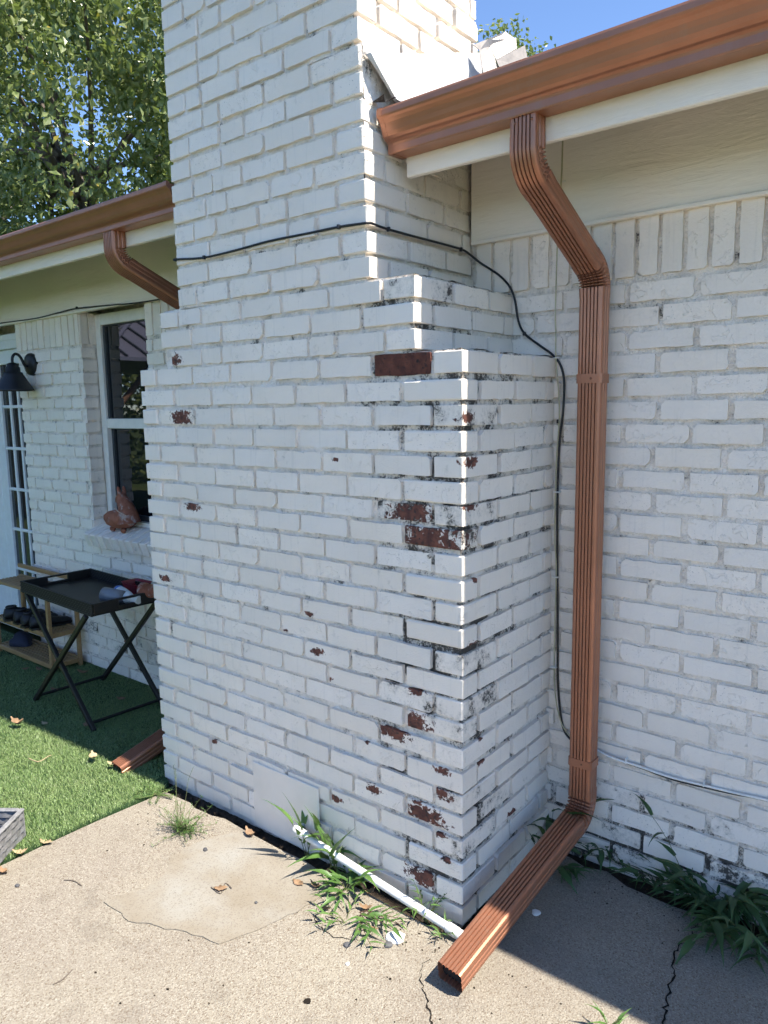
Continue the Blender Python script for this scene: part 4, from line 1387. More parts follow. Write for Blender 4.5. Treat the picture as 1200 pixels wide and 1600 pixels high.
# ================================================================== WALL LAMP
lamp = thing('wall_lamp', 'black barn style wall lamp beside the french door', 'lamp', (-3.74, 0, 1.97))
lx, lz = -3.74, 1.972
M = Matrix.Translation((lx, 0.0, lz)) @ Matrix.Rotation(math.pi / 2, 4, 'X')
MB().lathe([(0.0, 0.030), (0.03, 0.030), (0.045, 0.024), (0.066, 0.020), (0.072, 0.012), (0.074, -0.006), (0.0, -0.006)], 28, M).build('back_plate', MAT['lampblack'], lamp)
arm = smooth_path([(lx, -0.02, lz - 0.01), (lx + 0.003, -0.045, lz - 0.012), (lx + 0.008, -0.075, lz + 0.045), (lx + 0.012, -0.105, lz + 0.062), (lx + 0.014, -0.128, lz + 0.04), (lx + 0.014, -0.132, lz - 0.01)], 6)
MB().tube(arm, 0.009, 10).build('arm', MAT['lampblack'], lamp)
M = Matrix.Translation((lx + 0.014, -0.132, lz - 0.175))
MB().lathe([(0.118, 0.0), (0.120, 0.004), (0.116, 0.012), (0.060, 0.105), (0.056, 0.118), (0.044, 0.122), (0.044, 0.150), (0.036, 0.156), (0.034, 0.172), (0.018, 0.180), (0.0, 0.182)], 32, M).build('lamp_shade', MAT['lampblack'], lamp)
MB().lathe([(0.0, 0.10), (0.03, 0.09), (0.036, 0.05), (0.02, 0.025), (0.0, 0.02)], 16, M).build('bulb', MAT['bottle'], lamp)

# ================================================================== TERRACOTTA PLANTER ON THE SILL
pt = thing('planter', 'terracotta animal shaped planter on the window sill', 'planter', (-2.82, 0.02, 0.93))
bx, by, bz = -2.84, 0.032, 0.946
b = MB(); secs = []
for i, (r, z) in enumerate([(0.0, 0.0), (0.055, 0.004), (0.088, 0.024), (0.100, 0.056), (0.094, 0.086), (0.070, 0.108), (0.062, 0.110), (0.056, 0.104), (0.075, 0.080), (0.070, 0.05), (0.0, 0.03)]):
    ring = []
    for k in range(28):
        a = 2 * math.pi * k / 28
        cx = -0.035 if i > 4 else -0.035 * i / 5
        ring.append((bx + cx + r * math.cos(a) * (1.30 if 0 < i < 5 else 1.0), by + r * math.sin(a) * 0.82, bz + 0.008 + z + (0.012 * math.cos(a) if i > 3 else 0)))
    secs.append(ring)
b.sweep(secs, True, False, True); b.build('bowl', MAT['terracotta'], pt)
neck = smooth_path([(bx + 0.075, by, bz + 0.045), (bx + 0.066, by, bz + 0.10), (bx + 0.042, by, bz + 0.15), (bx + 0.018, by, bz + 0.185), (bx + 0.010, by, bz + 0.205)], 5)
n = len(neck); MB().tube(neck, [0.072 - 0.046 * (i / (n - 1)) ** 0.8 for i in range(n)], 20).build('neck', MAT['terracotta'], pt)
MB().tube(smooth_path([(bx + 0.040, by, bz + 0.196), (bx + 0.010, by, bz + 0.192), (bx - 0.022, by, bz + 0.178), (bx - 0.052, by, bz + 0.166)], 4), [0.012, 0.022, 0.028, 0.031, 0.033, 0.033, 0.031, 0.028, 0.024, 0.020, 0.015, 0.011, 0.007], 18).build('head', MAT['terracotta'], pt)
for sy in (-0.014, 0.014):
    MB().tube(smooth_path([(bx + 0.014, by + sy, bz + 0.20), (bx + 0.012, by + sy * 1.2, bz + 0.232), (bx + 0.004, by + sy * 1.3, bz + 0.262)], 4), [0.013, 0.0135, 0.0135, 0.013, 0.012, 0.011, 0.010, 0.008, 0.004], 12).build('ear', MAT['terracotta'], pt)
    MB().tube([(bx + 0.0, by + sy * 2.0, bz + 0.206), (bx - 0.004, by + sy * 2.25, bz + 0.206)], 0.004, 8).build('eye', MAT['teracline'], pt)
for fx, fy in ((-0.055, -0.034), (0.06, -0.034), (0.0, 0.04)):
    MB().lathe([(0.0, 0.03), (0.016, 0.026), (0.018, 0.012), (0.010, 0.0), (0.0, 0.0)], 12, Matrix.Translation((bx + fx, by + fy, bz - 0.012 + (fy + 0.034) * 0.3))).build('foot', MAT['terracotta'], pt)
MB().tube(smooth_path([(bx + 0.012, by - 0.052, bz + 0.140), (bx + 0.06, by - 0.062, bz + 0.122), (bx + 0.115, by - 0.045, bz + 0.098)], 5), 0.003, 6).build('collar', MAT['teracline'], pt)

# ================================================================== FOLDING TRAY TABLE
tt = thing('tray_table', 'black wicker folding tray table with crossed legs on the turf', 'table', (-2.68, -0.31, 0.0))
TM = Matrix.Translation((-2.62, -0.325, 0.0)) @ Matrix.Rotation(R(-3), 4, 'Z')
TL, TD, TZ, TH = 0.83, 0.43, 0.64, 0.064
hw, hd = TL / 2, TD / 2
MB().cbox((-hw, -hd, TZ), (hw, hd, TZ + 0.012), 0.002, TM).build('tray_floor', MAT['wicker'], tt)


def woven(name, parent, M, L, H, th, nrow, mat):
    """basket weave panel in local x (length), z (height); strands bulge alternately"""
    b = MB(); rh = H / nrow; cell = rh * 2.6; n = max(2, int(L / cell))
    b.box((0, th * 0.3, 0), (L, th * 0.7, H), M)
    for r_ in range(nrow):
        for k in range(n + 1):
            a = (k - (0.5 if r_ % 2 else 0)) * L / n; c = a + L / n
            a, c = max(a, 0), min(c, L)
            if c - a < cell * 0.2: continue
            m_ = (a + c) / 2; z0, z1 = r_ * rh + rh * 0.06, (r_ + 1) * rh - rh * 0.06
            for y, s in ((th * 0.3, -1), (th * 0.7, 1)):
                vs = [(a, y, z0), (a, y, z1), (m_, y + s * th * 0.38, (z0 + z1) / 2 + (z1 - z0) * 0.4), (m_, y + s * th * 0.38, (z0 + z1) / 2 - (z1 - z0) * 0.4), (c, y, z0), (c, y, z1)]
                b.add([M @ Vector(v) for v in vs], [(0, 3, 2, 1), (3, 4, 5, 2)] if s < 0 else [(1, 2, 3, 0), (2, 5, 4, 3)])
    return b.build(name, MAT[mat], parent)


woven('rim', tt, TM @ Matrix.Translation((-hw, -hd, TZ)), TL, TH, 0.018, 6, 'wicker')
woven('rim', tt, TM @ Matrix.Translation((-hw, hd - 0.018, TZ)), TL, TH, 0.018, 6, 'wicker')
for sx in (-1, 1):
    x = -hw if sx < 0 else hw - 0.018
    Ms = TM @ Matrix.Translation((x + 0.018, -hd + 0.018, TZ)) @ Matrix.Rotation(math.pi / 2, 4, 'Z')
    e = MB(); L = TD - 0.036; h0 = L / 2 - 0.06; h1 = L / 2 + 0.06
    for lo, hi in (((0, 0, 0), (h0, 0.018, TH)), ((h1, 0, 0), (L, 0.018, TH)), ((h0, 0, 0), (h1, 0.018, TH * 0.42)), ((h0, 0, TH * 0.84), (h1, 0.018, TH))):
        e.cbox(lo, hi, 0.002, Ms)
    e.build('handle_rim', MAT['wicker'], tt)
for yy in (-hd - 0.0, hd - 0.02):
    for s in (-1, 1):
        a = Vector((s * 0.335, yy + (0.012 if s > 0 else 0.0), 0.012)); c = Vector((-s * 0.365, yy + (0.012 if s > 0 else 0.0), TZ - 0.002))
        dv = (c - a); L = dv.length; q = dv.to_track_quat('Z', 'Y').to_matrix().to_4x4()
        MB().cbox((-0.011, -0.013, 0), (0.011, 0.013, L), 0.003, TM @ Matrix.Translation(a) @ q).build('leg', MAT['wicker'], tt)
    MB().lathe([(0.0, 0.004), (0.006, 0.003), (0.007, 0.0)], 10, TM @ Matrix.Translation((0, yy - 0.014, 0.33)) @ Matrix.Rotation(math.pi / 2, 4, 'X')).build('rivet', MAT['screw'], tt)
for s in (-1, 1):
    MB().tube([TM @ Vector((s * 0.30, -hd, 0.045)), TM @ Vector((s * 0.30, hd - 0.01, 0.045))], 0.009, 8).build('crossbar', MAT['blackmetal'], tt)

tz = TZ + 0.012
on_tray = lambda px, py, z=TZ + 0.04: bp(px, py, 2, z)
# things lying on the tray
o = on_tray(205, 920)
t = thing('bowl', 'dark red plastic bowl at the far right of the tray', 'bowl', (o.x, o.y, tz))
b = MB(); sq = lambda s, z: [(o.x + 0.01 + a * s * 1.25, o.y + 0.03 + c * s * 0.85, z) for a, c in ((-1, -.8), (-.8, -1), (.8, -1), (1, -.8), (1, .8), (.8, 1), (-.8, 1), (-1, .8))]
b.sweep([sq(0.045, tz), sq(0.062, tz + 0.062), sq(0.066, tz + 0.064), sq(0.060, tz + 0.060), sq(0.042, tz + 0.006)], True, True, False); b.build('shell', MAT['maroon'], t)
o = on_tray(188, 926)
t = thing('bottle', 'white plastic bottle with blue cap lying on the tray', 'bottle', (o.x, o.y, tz))
dv = Vector((0.95, -0.30, 0)).normalized()
MB().tube([Vector((o.x, o.y, tz + 0.032)) + dv * k for k in (0.0, 0.005, 0.04, 0.12, 0.165, 0.18)], [0.028, 0.032, 0.033, 0.033, 0.03, 0.012], 20).build('body', MAT['bottle'], t)
MB().tube([Vector((o.x, o.y, tz + 0.032)) - dv * k for k in (0.035, 0.032, 0.002, 0.0)], [0.026, 0.0305, 0.0315, 0.028], 20).build('cap', MAT['blue'], t)
o = on_tray(200, 934)
t = thing('jar', 'small pale jar lying in front of the bottle on the tray', 'jar', (o.x, o.y, tz))
MB().tube([Vector((o.x - 0.03, o.y - 0.01, tz + 0.022)), Vector((o.x + 0.07, o.y + 0.02, tz + 0.022))], 0.022, 18).build('body', MAT['bottle'], t)
MB().tube([Vector((o.x - 0.035, o.y - 0.0115, tz + 0.022)), Vector((o.x - 0.0305, o.y - 0.0101, tz + 0.022))], 0.014, 16).build('mouth', MAT['greycup'], t)
o = on_tray(228, 930)
t = thing('flower_pot', 'small terracotta pot tipped over against the tray rim', 'pot', (o.x, o.y, tz))
dv = Vector((0.85, 0.35, 0.05)).normalized()
q = dv.to_track_quat('Z', 'Y').to_matrix().to_4x4()
MB().lathe([(0.040, 0.0), (0.046, 0.0), (0.046, 0.022), (0.042, 0.023), (0.032, 0.088), (0.0, 0.088), (0.0, 0.084), (0.028, 0.082), (0.039, 0.004), (0.040, 0.0)], 24, Matrix.Translation((o.x - 0.02, o.y - 0.01, tz + 0.05)) @ q).build('body', MAT['terracotta'], t)
o = on_tray(172, 936)
t = thing('cup', 'grey plastic cup lying at the near corner of the tray', 'cup', (o.x, o.y, tz))
dv = Vector((0.9, 0.25, 0.0)).normalized(); q = dv.to_track_quat('Z', 'Y').to_matrix().to_4x4()
MB().lathe([(0.040, 0.0), (0.042, 0.001), (0.034, 0.12), (0.0, 0.12), (0.0, 0.117), (0.031, 0.117), (0.039, 0.003), (0.040, 0.0)], 24, Matrix.Translation((o.x - 0.05, o.y + 0.0, tz + 0.043)) @ q).build('body', MAT['greycup'], t)

# ================================================================== SHOE RACK
sr = thing('shoe_rack', 'bamboo shoe rack with slatted shelves between the door and the table', 'rack', (-3.66, -0.12, 0))
X0, X1, Y0, Y1 = -4.06, -3.30, -0.245, -0.035
for x in (X0, X1 - 0.03):
    for y in (Y0, Y1 - 0.022):
        h = 0.50 if True else 0.5
        MB().cbox((x, y, 0.008), (x + 0.03, y + 0.022, 0.505), 0.003).build('post', MAT['bamboo'], sr)
    MB().cbox((x, Y0 + 0.0225, 0.478), (x + 0.0295, Y1 - 0.0225, 0.504), 0.003).build('top_rail', MAT['bamboo'], sr)
for z in (0.065, 0.265, 0.508):
    for y in (Y0 + 0.001, Y1 - 0.021):
        MB().cbox((X0 + (0.0305 if z < 0.5 else 0), y, z - 0.03 if z < 0.5 else z - 0.002), (X1 - (0.0305 if z < 0.5 else 0), y + 0.02, z if z < 0.5 else z + 0.016), 0.002).build('shelf_rail', MAT['bamboo'], sr)
    for x in (X0 + 0.004, X1 - 0.026):
        if z < 0.5:
            MB().cbox((x, Y0 + 0.0225, z - 0.03), (x + 0.022, Y1 - 0.0225, z), 0.002).build('shelf_rail', MAT['bamboo'], sr)
    ns = 6
    for k in range(ns):
        y = Y0 + 0.027 + k * (Y1 - Y0 - 0.054) / ns
        MB().cbox((X0 + 0.03, y + 0.004, z - 0.012 if z < 0.5 else z), (X1 - 0.03, y + (Y1 - Y0 - 0.054) / ns - 0.005, z - 0.003 if z < 0.5 else z + 0.013), 0.0015).build('slat', MAT['bamboo'], sr)
# low arched side handle on top
hx = X1 - 0.028
b = MB()
hp = smooth_path([(hx, Y0 + 0.02, 0.52), (hx, Y0 + 0.021, 0.575), (hx, Y0 + 0.035, 0.592), (hx, Y1 - 0.035, 0.592), (hx, Y1 - 0.021, 0.575), (hx, Y1 - 0.02, 0.52)], 4)
hb = MB().cbox((X0, Y1 - 0.024, 0.575), (X1, Y1 - 0.004, 0.603), 0.004); hb.build('back_rail', MAT['bamboo'], sr)
MB().cbox((X1 - 0.03, Y1 - 0.0235, 0.525), (X1 - 0.001, Y1 - 0.0045, 0.5745), 0.003).build('back_rail_post', MAT['bamboo'], sr)


def shoe(x, y, z, ang, label, name='shoe'):
    t = thing(name, label, 'shoe', (x, y, z), 'black shoes on the rack')
    M = Matrix.Translation((x, y, z)) @ Matrix.Rotation(ang, 4, 'Z')
    secs = []
    for s, w, h, zc in ((-0.12, 0.02, 0.03, 0.02), (-0.11, 0.034, 0.072, 0.012), (-0.06, 0.037, 0.085, 0.008), (-0.02, 0.036, 0.075, 0.006), (0.03, 0.040, 0.058, 0.004), (0.08, 0.042, 0.045, 0.004), (0.12, 0.034, 0.036, 0.006), (0.138, 0.014, 0.022, 0.01)):
        secs.append([M @ Vector((s, w * math.cos(a), zc + h / 2 + h / 2 * math.sin(a) * (1 if math.sin(a) > 0 else 0.9))) for a in [2 * math.pi * k / 14 for k in range(14)]])
    up = MB().sweep(secs, True, True, True); up.build('upper', MAT['shoe'], t)
    MB().sweep([[M @ Vector((s, w, 0.0)), M @ Vector((s, -w, 0.0)), M @ Vector((s, -w, 0.014)), M @ Vector((s, w, 0.014))] for s, w in ((-0.122, 0.026), (-0.09, 0.038), (0.0, 0.037), (0.08, 0.044), (0.125, 0.034), (0.142, 0.012))], True, True).build('sole', MAT['blackmetal'], t)
    MB().lathe([(0.0, 0.0), (0.026, 0.002), (0.028, 0.012), (0.024, 0.018)], 14, M @ Matrix.Translation((-0.07, 0, 0.082)) @ Matrix.Scale(1.3, 4, (1, 0, 0))).build('collar', MAT['shoe'], t)


for x, y, a, l in ((-3.84, -0.15, 1.35, 'black shoe on the middle shelf of the rack, nearest the door'), (-3.73, -0.14, 1.6, 'black shoe in the middle of the middle shelf'), (-3.62, -0.15, 1.75, 'black shoe on the middle shelf, third from the door'), (-3.50, -0.14, 1.45, 'black shoe on the middle shelf behind the table leg')):
    shoe(x, y, 0.263, a, l)
b = MB(); rr = random.Random(77)
t = thing('cloth', 'crumpled navy cloth on the bottom shelf of the rack', 'cloth', (-3.92, -0.14, 0.06))
secs = []
for i in range(7):
    xx = -4.02 + i * 0.033
    secs.append([(xx + rr.uniform(-.006, .006), -0.14 + math.cos(a) * (0.07 + rr.uniform(-.012, .012)) * math.sin(math.pi * (i + .6) / 7.2), 0.063 + max(0, math.sin(a)) * (0.085 + rr.uniform(-.02, .02)) * math.sin(math.pi * (i + .6) / 7.2)) for a in [2 * math.pi * k / 16 for k in range(16)]])
b.sweep(secs, True, True, True); b.build('heap', MAT['navy'], t)

# ================================================================== GREY RATTAN TUB CORNER AT THE LEFT EDGE
rt = thing('rattan_box', 'grey woven rattan box corner on the turf at the left edge', 'box', (-1.75, -1.40, 0))
c0 = Vector((-1.505, -1.255, 0.0)); u = Vector((-0.50, -0.86, 0)).normalized() * -1; vv = Vector((-0.86, 0.50, 0)).normalized()
ra = bp(42, 1306, 2, 0.01); rb = bp(0, 1352, 2, 0.01)
u = Vector((rb.x - ra.x, rb.y - ra.y, 0)).normalized(); vv = Vector((u.y, -u.x, 0))
if vv.x > 0: vv = -vv
RH = 0.105


def basis(o, x, y):
    M = Matrix.Identity(4)
    for i in range(3):
        M[i][0], M[i][1], M[i][2], M[i][3] = x[i], y[i], (0, 0, 1)[i], o[i]
    return M


A0 = Vector((ra.x, ra.y, 0.012))
woven('side', rt, basis(A0, u, vv), 0.55, RH, 0.016, 4, 'rattan')
woven('side', rt, basis(A0 + vv * 0.40, u, -vv), 0.55, RH, 0.016, 4, 'rattan')
woven('side', rt, basis(A0, vv, u), 0.40, RH, 0.016, 4, 'rattan')
woven('side', rt, basis(A0 + u * 0.55, vv, -u), 0.40, RH, 0.016, 4, 'rattan')
for o_, dx, L in ((A0, u, 0.55), (A0 + vv * 0.384, u, 0.55)):
    MB().cbox((0, -0.002, RH), (L, 0.018, RH + 0.012), 0.004, basis(o_, dx, vv)).build('rim', MAT['rattan'], rt)
for o_ in (A0 + u * 0.0, A0 + u * 0.534):
    MB().cbox((-0.002, 0.0185, RH + 0.0005), (0.018, 0.3835, RH + 0.0115), 0.004, basis(o_, u, vv)).build('rim', MAT['rattan'], rt)
MB().cbox((0.02, 0.02, 0.0), (0.53, 0.38, 0.055), 0.004, basis(A0, u, vv)).build('liner', MAT['navy'], rt)

# ================================================================== WEEDS
def blade_mesh(w, curl, fold, seed):
    r = random.Random(seed); rows = []
    n = 5
    for i in range(n + 1):
        t = i / n
        ww = w * (0.35 + 0.65 * math.sin(math.pi * min(1, t * 1.25 + 0.18))) * (1 - t ** 3) if i < n else 0.0
        th = curl * t
        x = math.sin(th) / max(curl, 1e-3) if curl > 1e-3 else t
        z = -(1 - math.cos(th)) / max(curl, 1e-3)
        tw = r.uniform(-0.1, 0.1)
        rows.append([(x, -ww / 2, z + fold * ww + tw * ww * 0.3), (x, 0, z), (x, ww / 2, z + fold * ww - tw * ww * 0.3)])
    vs = [p for row in rows for p in row]; fs = []
    for i in range(n):
        for j in range(2):
            a = i * 3 + j; fs.append((a, a + 1, a + 4, a + 3))
    b = MB(); b.add(vs, fs, True)
    return b.mesh('leaf')


BLADES = {}
for mt in ('weed', 'weeddark'):
    BLADES[mt] = []
    for k in range(8):
        me = blade_mesh(0.135 + 0.02 * (k % 4), 0.3 + 0.28 * (k % 5), 0.28, k); me.materials.append(MAT[mt]); BLADES[mt].append(me)


def leaf_obj(parent, me, p, yaw, pitch, L, roll=0.0, wide=1.0):
    o = link('leaf', me, None, parent)
    M = Matrix.Translation(p) @ Matrix.Rotation(yaw, 4, 'Z') @ Matrix.Rotation(-pitch, 4, 'Y') @ Matrix.Rotation(roll, 4, 'X')
    o.location, o.rotation_euler, o.scale = M.to_translation(), M.to_euler(), (L, L * wide, L)
    return o


def weed(label, pos, stems, mat, seed, leaf_len, per_stem, leaf_pitch=(0.2, 0.9), group='weeds by the chimney and wall', rise=(0.3, 1.1), slen=(0.06, 0.14), yaw=(0, 2 * math.pi), stemmat='stem', wide=1.0, zmin=0.012):
    r = random.Random(seed)
    t = thing('weed', label, 'weed', pos, group)
    P0 = Vector(pos)
    for s in range(stems):
        ya = yaw[0] + (yaw[1] - yaw[0]) * (s + r.random()) / stems
        el = r.uniform(*rise); L = r.uniform(*slen); bend = r.uniform(0.1, 0.5)
        pts = [P0 + Vector((r.uniform(-.012, .012), r.uniform(-.012, .012), -0.01))]
        n = 5
        for i in range(n):
            e = el * (1 - bend * i / n)
            q = pts[-1] + Vector((math.cos(ya) * math.cos(e), math.sin(ya) * math.cos(e), math.sin(e))) * L / n
            q.z = max(q.z, zmin + 0.002)
            pts.append(q); ya += r.uniform(-.12, .12)
        MB().tube(pts, [0.0017 - 0.0002 * i for i in range(n + 1)], 5).build('stem', MAT[stemmat], t)
        for k in range(per_stem):
            f = 0.25 + 0.75 * (k + 0.5 * r.random()) / max(1, per_stem - 0.5); f = min(f, 1.0)
            i = min(n - 1, int(f * n)); p = pts[i].lerp(pts[i + 1], f * n - i)
            side = (-1) ** k
            yy = ya + side * r.uniform(0.3, 1.2) * (1 - 0.6 * (f > 0.9))
            leaf_obj(t, r.choice(BLADES[mat]), p, yy, r.uniform(*leaf_pitch), r.uniform(*leaf_len), r.uniform(-.5, .5), wide)
    return t


def gp(px, py, z=0.0):
    return tuple(bp(px, py, 2, z))


weed('leafy green weed sprawling in front of the pipe at the chimney foot', gp(540, 1390), 11, 'weed', 1, (0.06, 0.11), 4, slen=(0.04, 0.15), rise=(0.15, 1.0))
weed('weed runner creeping over the patio beside the white chip', gp(560, 1425), 6, 'weed', 2, (0.04, 0.08), 6, (0.1, 0.6), rise=(0.02, 0.15), slen=(0.12, 0.24), yaw=(-1.2, 0.5), stemmat='redstem')
weed('leafy weed on the patio left of the weed runner', gp(540, 1440), 4, 'weed', 21, (0.035, 0.07), 5, (0.1, 0.7), rise=(0.1, 0.5), slen=(0.06, 0.13), yaw=(1.5, 5.0))
weed('tall grass blades rising behind the elbow of the white pipe', (-0.665, -0.635, 0.0), 4, 'weed', 3, (0.11, 0.19), 2, (0.8, 1.35), rise=(1.2, 1.5), slen=(0.14, 0.22))
weed('upright grass blades behind the middle of the white pipe', (-0.545, -0.632, 0.0), 5, 'weed', 4, (0.11, 0.20), 3, (0.7, 1.35), rise=(1.0, 1.45), slen=(0.06, 0.16))
weed('small bright weed beside the pipe near the chimney corner', (-0.115, -0.652, 0.0), 6, 'weed', 5, (0.03, 0.05), 6, (0.0, 0.7), rise=(0.8, 1.4), slen=(0.06, 0.15))
weed('little weed at the slab edge under the pipe', gp(690, 1462), 5, 'weed', 6, (0.03, 0.055), 4, (0.1, 0.7), rise=(0.3, 1.0), slen=(0.03, 0.06))
weed('large dark clump of grassy weeds at the foot of the right wall', gp(1120, 1418), 36, 'weeddark', 7, (0.08, 0.16), 5, (0.0, 0.95), rise=(0.15, 1.25), slen=(0.08, 0.24))
weed('dark grassy weeds trailing over the patio at the right edge', gp(1178, 1468), 18, 'weeddark', 8, (0.07, 0.14), 5, (-0.1, 0.7), rise=(0.1, 0.9), slen=(0.08, 0.22))
weed('tall weed stem with three leaves against the right wall', (0.545, -0.035, 0.0), 2, 'weeddark', 9, (0.08, 0.12), 4, (0.2, 0.9), rise=(1.25, 1.5), slen=(0.26, 0.36))
weed('dark weed sprawling by the wall just right of the downspout', gp(945, 1338), 12, 'weeddark', 10, (0.06, 0.12), 4, (0.1, 0.9), rise=(0.2, 1.1), slen=(0.05, 0.15))
weed('dark weed between the clump and the downspout', gp(1025, 1380), 13, 'weeddark', 16, (0.06, 0.12), 4, (0.0, 0.7), rise=(0.1, 0.7), slen=(0.08, 0.2))
weed('slender dark weed in the corner behind the downspout', (0.045, -0.095, 0.0), 8, 'weeddark', 11, (0.09, 0.18), 3, (0.4, 1.2), rise=(0.8, 1.45), slen=(0.10, 0.28))
weed('dark weed poking out under the downspout extension', gp(882, 1356), 4, 'weeddark', 12, (0.07, 0.12), 3, (0.0, 0.6), rise=(0.1, 0.6), slen=(0.04, 0.10), yaw=(-1.4, 0.3))
weed('weed sprout at the bottom edge of the photo', gp(955, 1618), 3, 'weed', 13, (0.05, 0.08), 3, (0.5, 1.2), rise=(0.9, 1.4), slen=(0.03, 0.06))

# wiry tuft and creeping spurge at the left corner of the patio
r = random.Random(44)
wt = thing('weed', 'wiry green tuft growing from the patio left of the cement patch', 'weed', gp(285, 1296), 'weeds by the chimney and wall')
P0 = Vector(gp(285, 1300)); b = MB(); Vv = MB()
for s in range(64):
    ya = r.uniform(0, 2 * math.pi); e = r.uniform(0.1, 1.35); L = r.uniform(0.05, 0.15) if s > 2 else 0.26
    if s <= 2: e, ya = 1.35, 2.2 + s * 0.5
    pts = [P0 + Vector((r.uniform(-.02, .02), r.uniform(-.02, .02), 0))]
    for i in range(5):
        pts.append(pts[-1] + Vector((math.cos(ya) * math.cos(e), math.sin(ya) * math.cos(e), math.sin(e))) * L / 5); ya += r.uniform(-.35, .35); e += r.uniform(-.3, .12)
        pts[-1].z = max(0.004, pts[-1].z)
        for q in range(3 if s > 2 else 1):
            a2 = r.uniform(0, 6.28); l2 = r.uniform(0.008, 0.024)
            d = Vector((math.cos(a2), math.sin(a2), r.uniform(0.1, 0.9))).normalized(); n = d.cross(Vector((0, 0, 1))).normalized() * 0.0012
            Vv.add([pts[-1] - n, pts[-1] + n, pts[-1] + d * l2], [(0, 1, 2)])
    b.tube(pts, 0.0008, 4, caps=False)
b.build('stems', MAT['stem'], wt)['kind'] = 'stuff'
Vv.build('fine_leaves', MAT['weed'], wt)['kind'] = 'stuff'
st = thing('weed', 'low creeping spurge with tiny leaves at the turf corner', 'weed', gp(247, 1245), 'weeds by the chimney and wall')
b = MB(); Vv = MB(); P0 = Vector(gp(243, 1243))
for s in range(18):
    ya = r.uniform(0, 6.28); p = P0 + Vector((0, 0, 0.006))
    for i in range(9):
        q = p + Vector((math.cos(ya), math.sin(ya), r.uniform(-.1, .25))) * 0.010; q.z = max(0.004, q.z)
        b.tube([p, q], 0.0008, 4, caps=False); p = q; ya += r.uniform(-.4, .4)
        for sd in (-1, 1):
            a2 = ya + sd * 1.2; d = Vector((math.cos(a2), math.sin(a2), 0.25)) * r.uniform(0.005, 0.009); n = Vector((-math.sin(a2), math.cos(a2), 0)) * 0.003
            Vv.add([p, p + d * 0.5 + n, p + d, p + d * 0.5 - n], [(0, 1, 2, 3)])
b.build('stems', MAT['stem'], st)['kind'] = 'stuff'
Vv.build('fine_leaves', MAT['weed'], st)['kind'] = 'stuff'


# ================================================================== FALLEN LEAVES, CHIPS, PEBBLES
def dry_leaf(name, label, px, py, L, ang, curl, mat, z=0.0, wide=0.55):
    r = random.Random(px * 7 + py); p = Vector(gp(px, py, z))
    t = None
    n = 7; rows = []
    for i in range(n + 1):
        s = i / n; w = wide * L * math.sin(math.pi * min(0.97, max(0.04, s))) * (1 + 0.25 * math.sin(s * 19 + px)) / 2
        zz = curl * L * (s - 0.5) ** 2 * 2
        rows.append([((s - 0.5) * L, -w, zz + curl * w * 0.9 + r.uniform(0, .1) * w), ((s - 0.5) * L, 0, zz), ((s - 0.5) * L, w, zz + curl * w * 0.7 + r.uniform(0, .1) * w)])
    M = Matrix.Translation(p + Vector((0, 0, 0.004))) @ Matrix.Rotation(ang, 4, 'Z') @ Matrix.Rotation(r.uniform(-.15, .15), 4, 'X')
    b = MB(); b.add([M @ Vector(v) for row in rows for v in row], [(i * 3 + j, i * 3 + j + 1, i * 3 + j + 4, i * 3 + j + 3) for i in range(n) for j in range(2)], True)
    o = b.build(name, MAT[mat])
    sm = o.modifiers.new('t', 'SOLIDIFY'); sm.thickness = 0.0007
    return tag(o, label, 'leaf', 'fallen leaves')


TZ0 = 0.03
for a in [(28, 1133, .085, .3, .9, 'dryleaf', TZ0, 'big curled brown leaf lying at the shadow line on the turf'), (146, 1185, .07, -.4, .6, 'paleleaf', TZ0, 'pale broken leaf on the sunny turf left of the downspout end'),
          (176, 1196, .05, .5, .6, 'paleleaf', TZ0, 'small pale leaf on the turf beside the downspout mouth'), (86, 1081, .06, .2, .7, 'dryleaf', TZ0, 'brown leaf on the shaded turf under the table'),
          (134, 1136, .05, -.6, .7, 'dryleaf', TZ0, 'brown leaf by the foot of the table leg'), (70, 1132, .05, .1, .3, 'paleleaf', TZ0, 'thin pale leaf on the shaded turf in front of the table'),
          (130, 1053, .08, .5, .6, 'dryleaf', TZ0, 'brown leaf heap against the wall under the table'), (62, 1048, .06, .1, .6, 'dryleaf', TZ0, 'brown leaf in front of the shoe rack'),
          (40, 1047, .05, 1.0, .6, 'dryleaf', TZ0, 'small brown leaf before the shoe rack post'), (190, 1094, .06, .4, .5, 'dryleaf', TZ0, 'brown leaf deep under the table'),
          (72, 1318, .06, .35, .3, 'paleleaf', 0.002, 'long pale leaf on the patio at the turf edge'), (32, 1336, .055, .8, .8, 'paleleaf', 0.004, 'curled yellowish leaf beside the rattan box'),
          (391, 1307, .06, -.2, .9, 'dryleaf', 0.0, 'curled tan leaf on the slab edge by the cover panel'), (493, 1388, .045, .1, .9, 'dryleaf', 0.0, 'folded tan leaf on the patio left of the weed'),
          (466, 1382, .05, .0, .3, 'dryleaf', 0.0, 'flat brown leaf left of the folded tan leaf'), (571, 1423, .05, .4, .8, 'dryleaf', 0.0, 'crumpled tan leaf under the weed by the pipe'),
          (585, 1454, .03, .2, .5, 'dryleaf', 0.0, 'small brown leaf left of the white chip'), (578, 1397, .04, 1.2, .8, 'dryleaf', 0.0, 'brown leaf in the gap behind the pipe'), (508, 1422, .035, .3, .4, 'dryleaf', 0.0, 'dark withered leaf below the folded tan leaf'),
          (345, 1390, .05, .7, .2, 'dryleaf', 0.005, 'withered twiggy leaf in the middle of the cement patch'), (5, 1365, .05, .2, .7, 'dryleaf', 0.0, 'brown leaf at the left edge below the rattan box')]:
    dry_leaf('fallen_leaf', a[7], a[0], a[1], a[2], a[3], a[4], a[5], a[6])


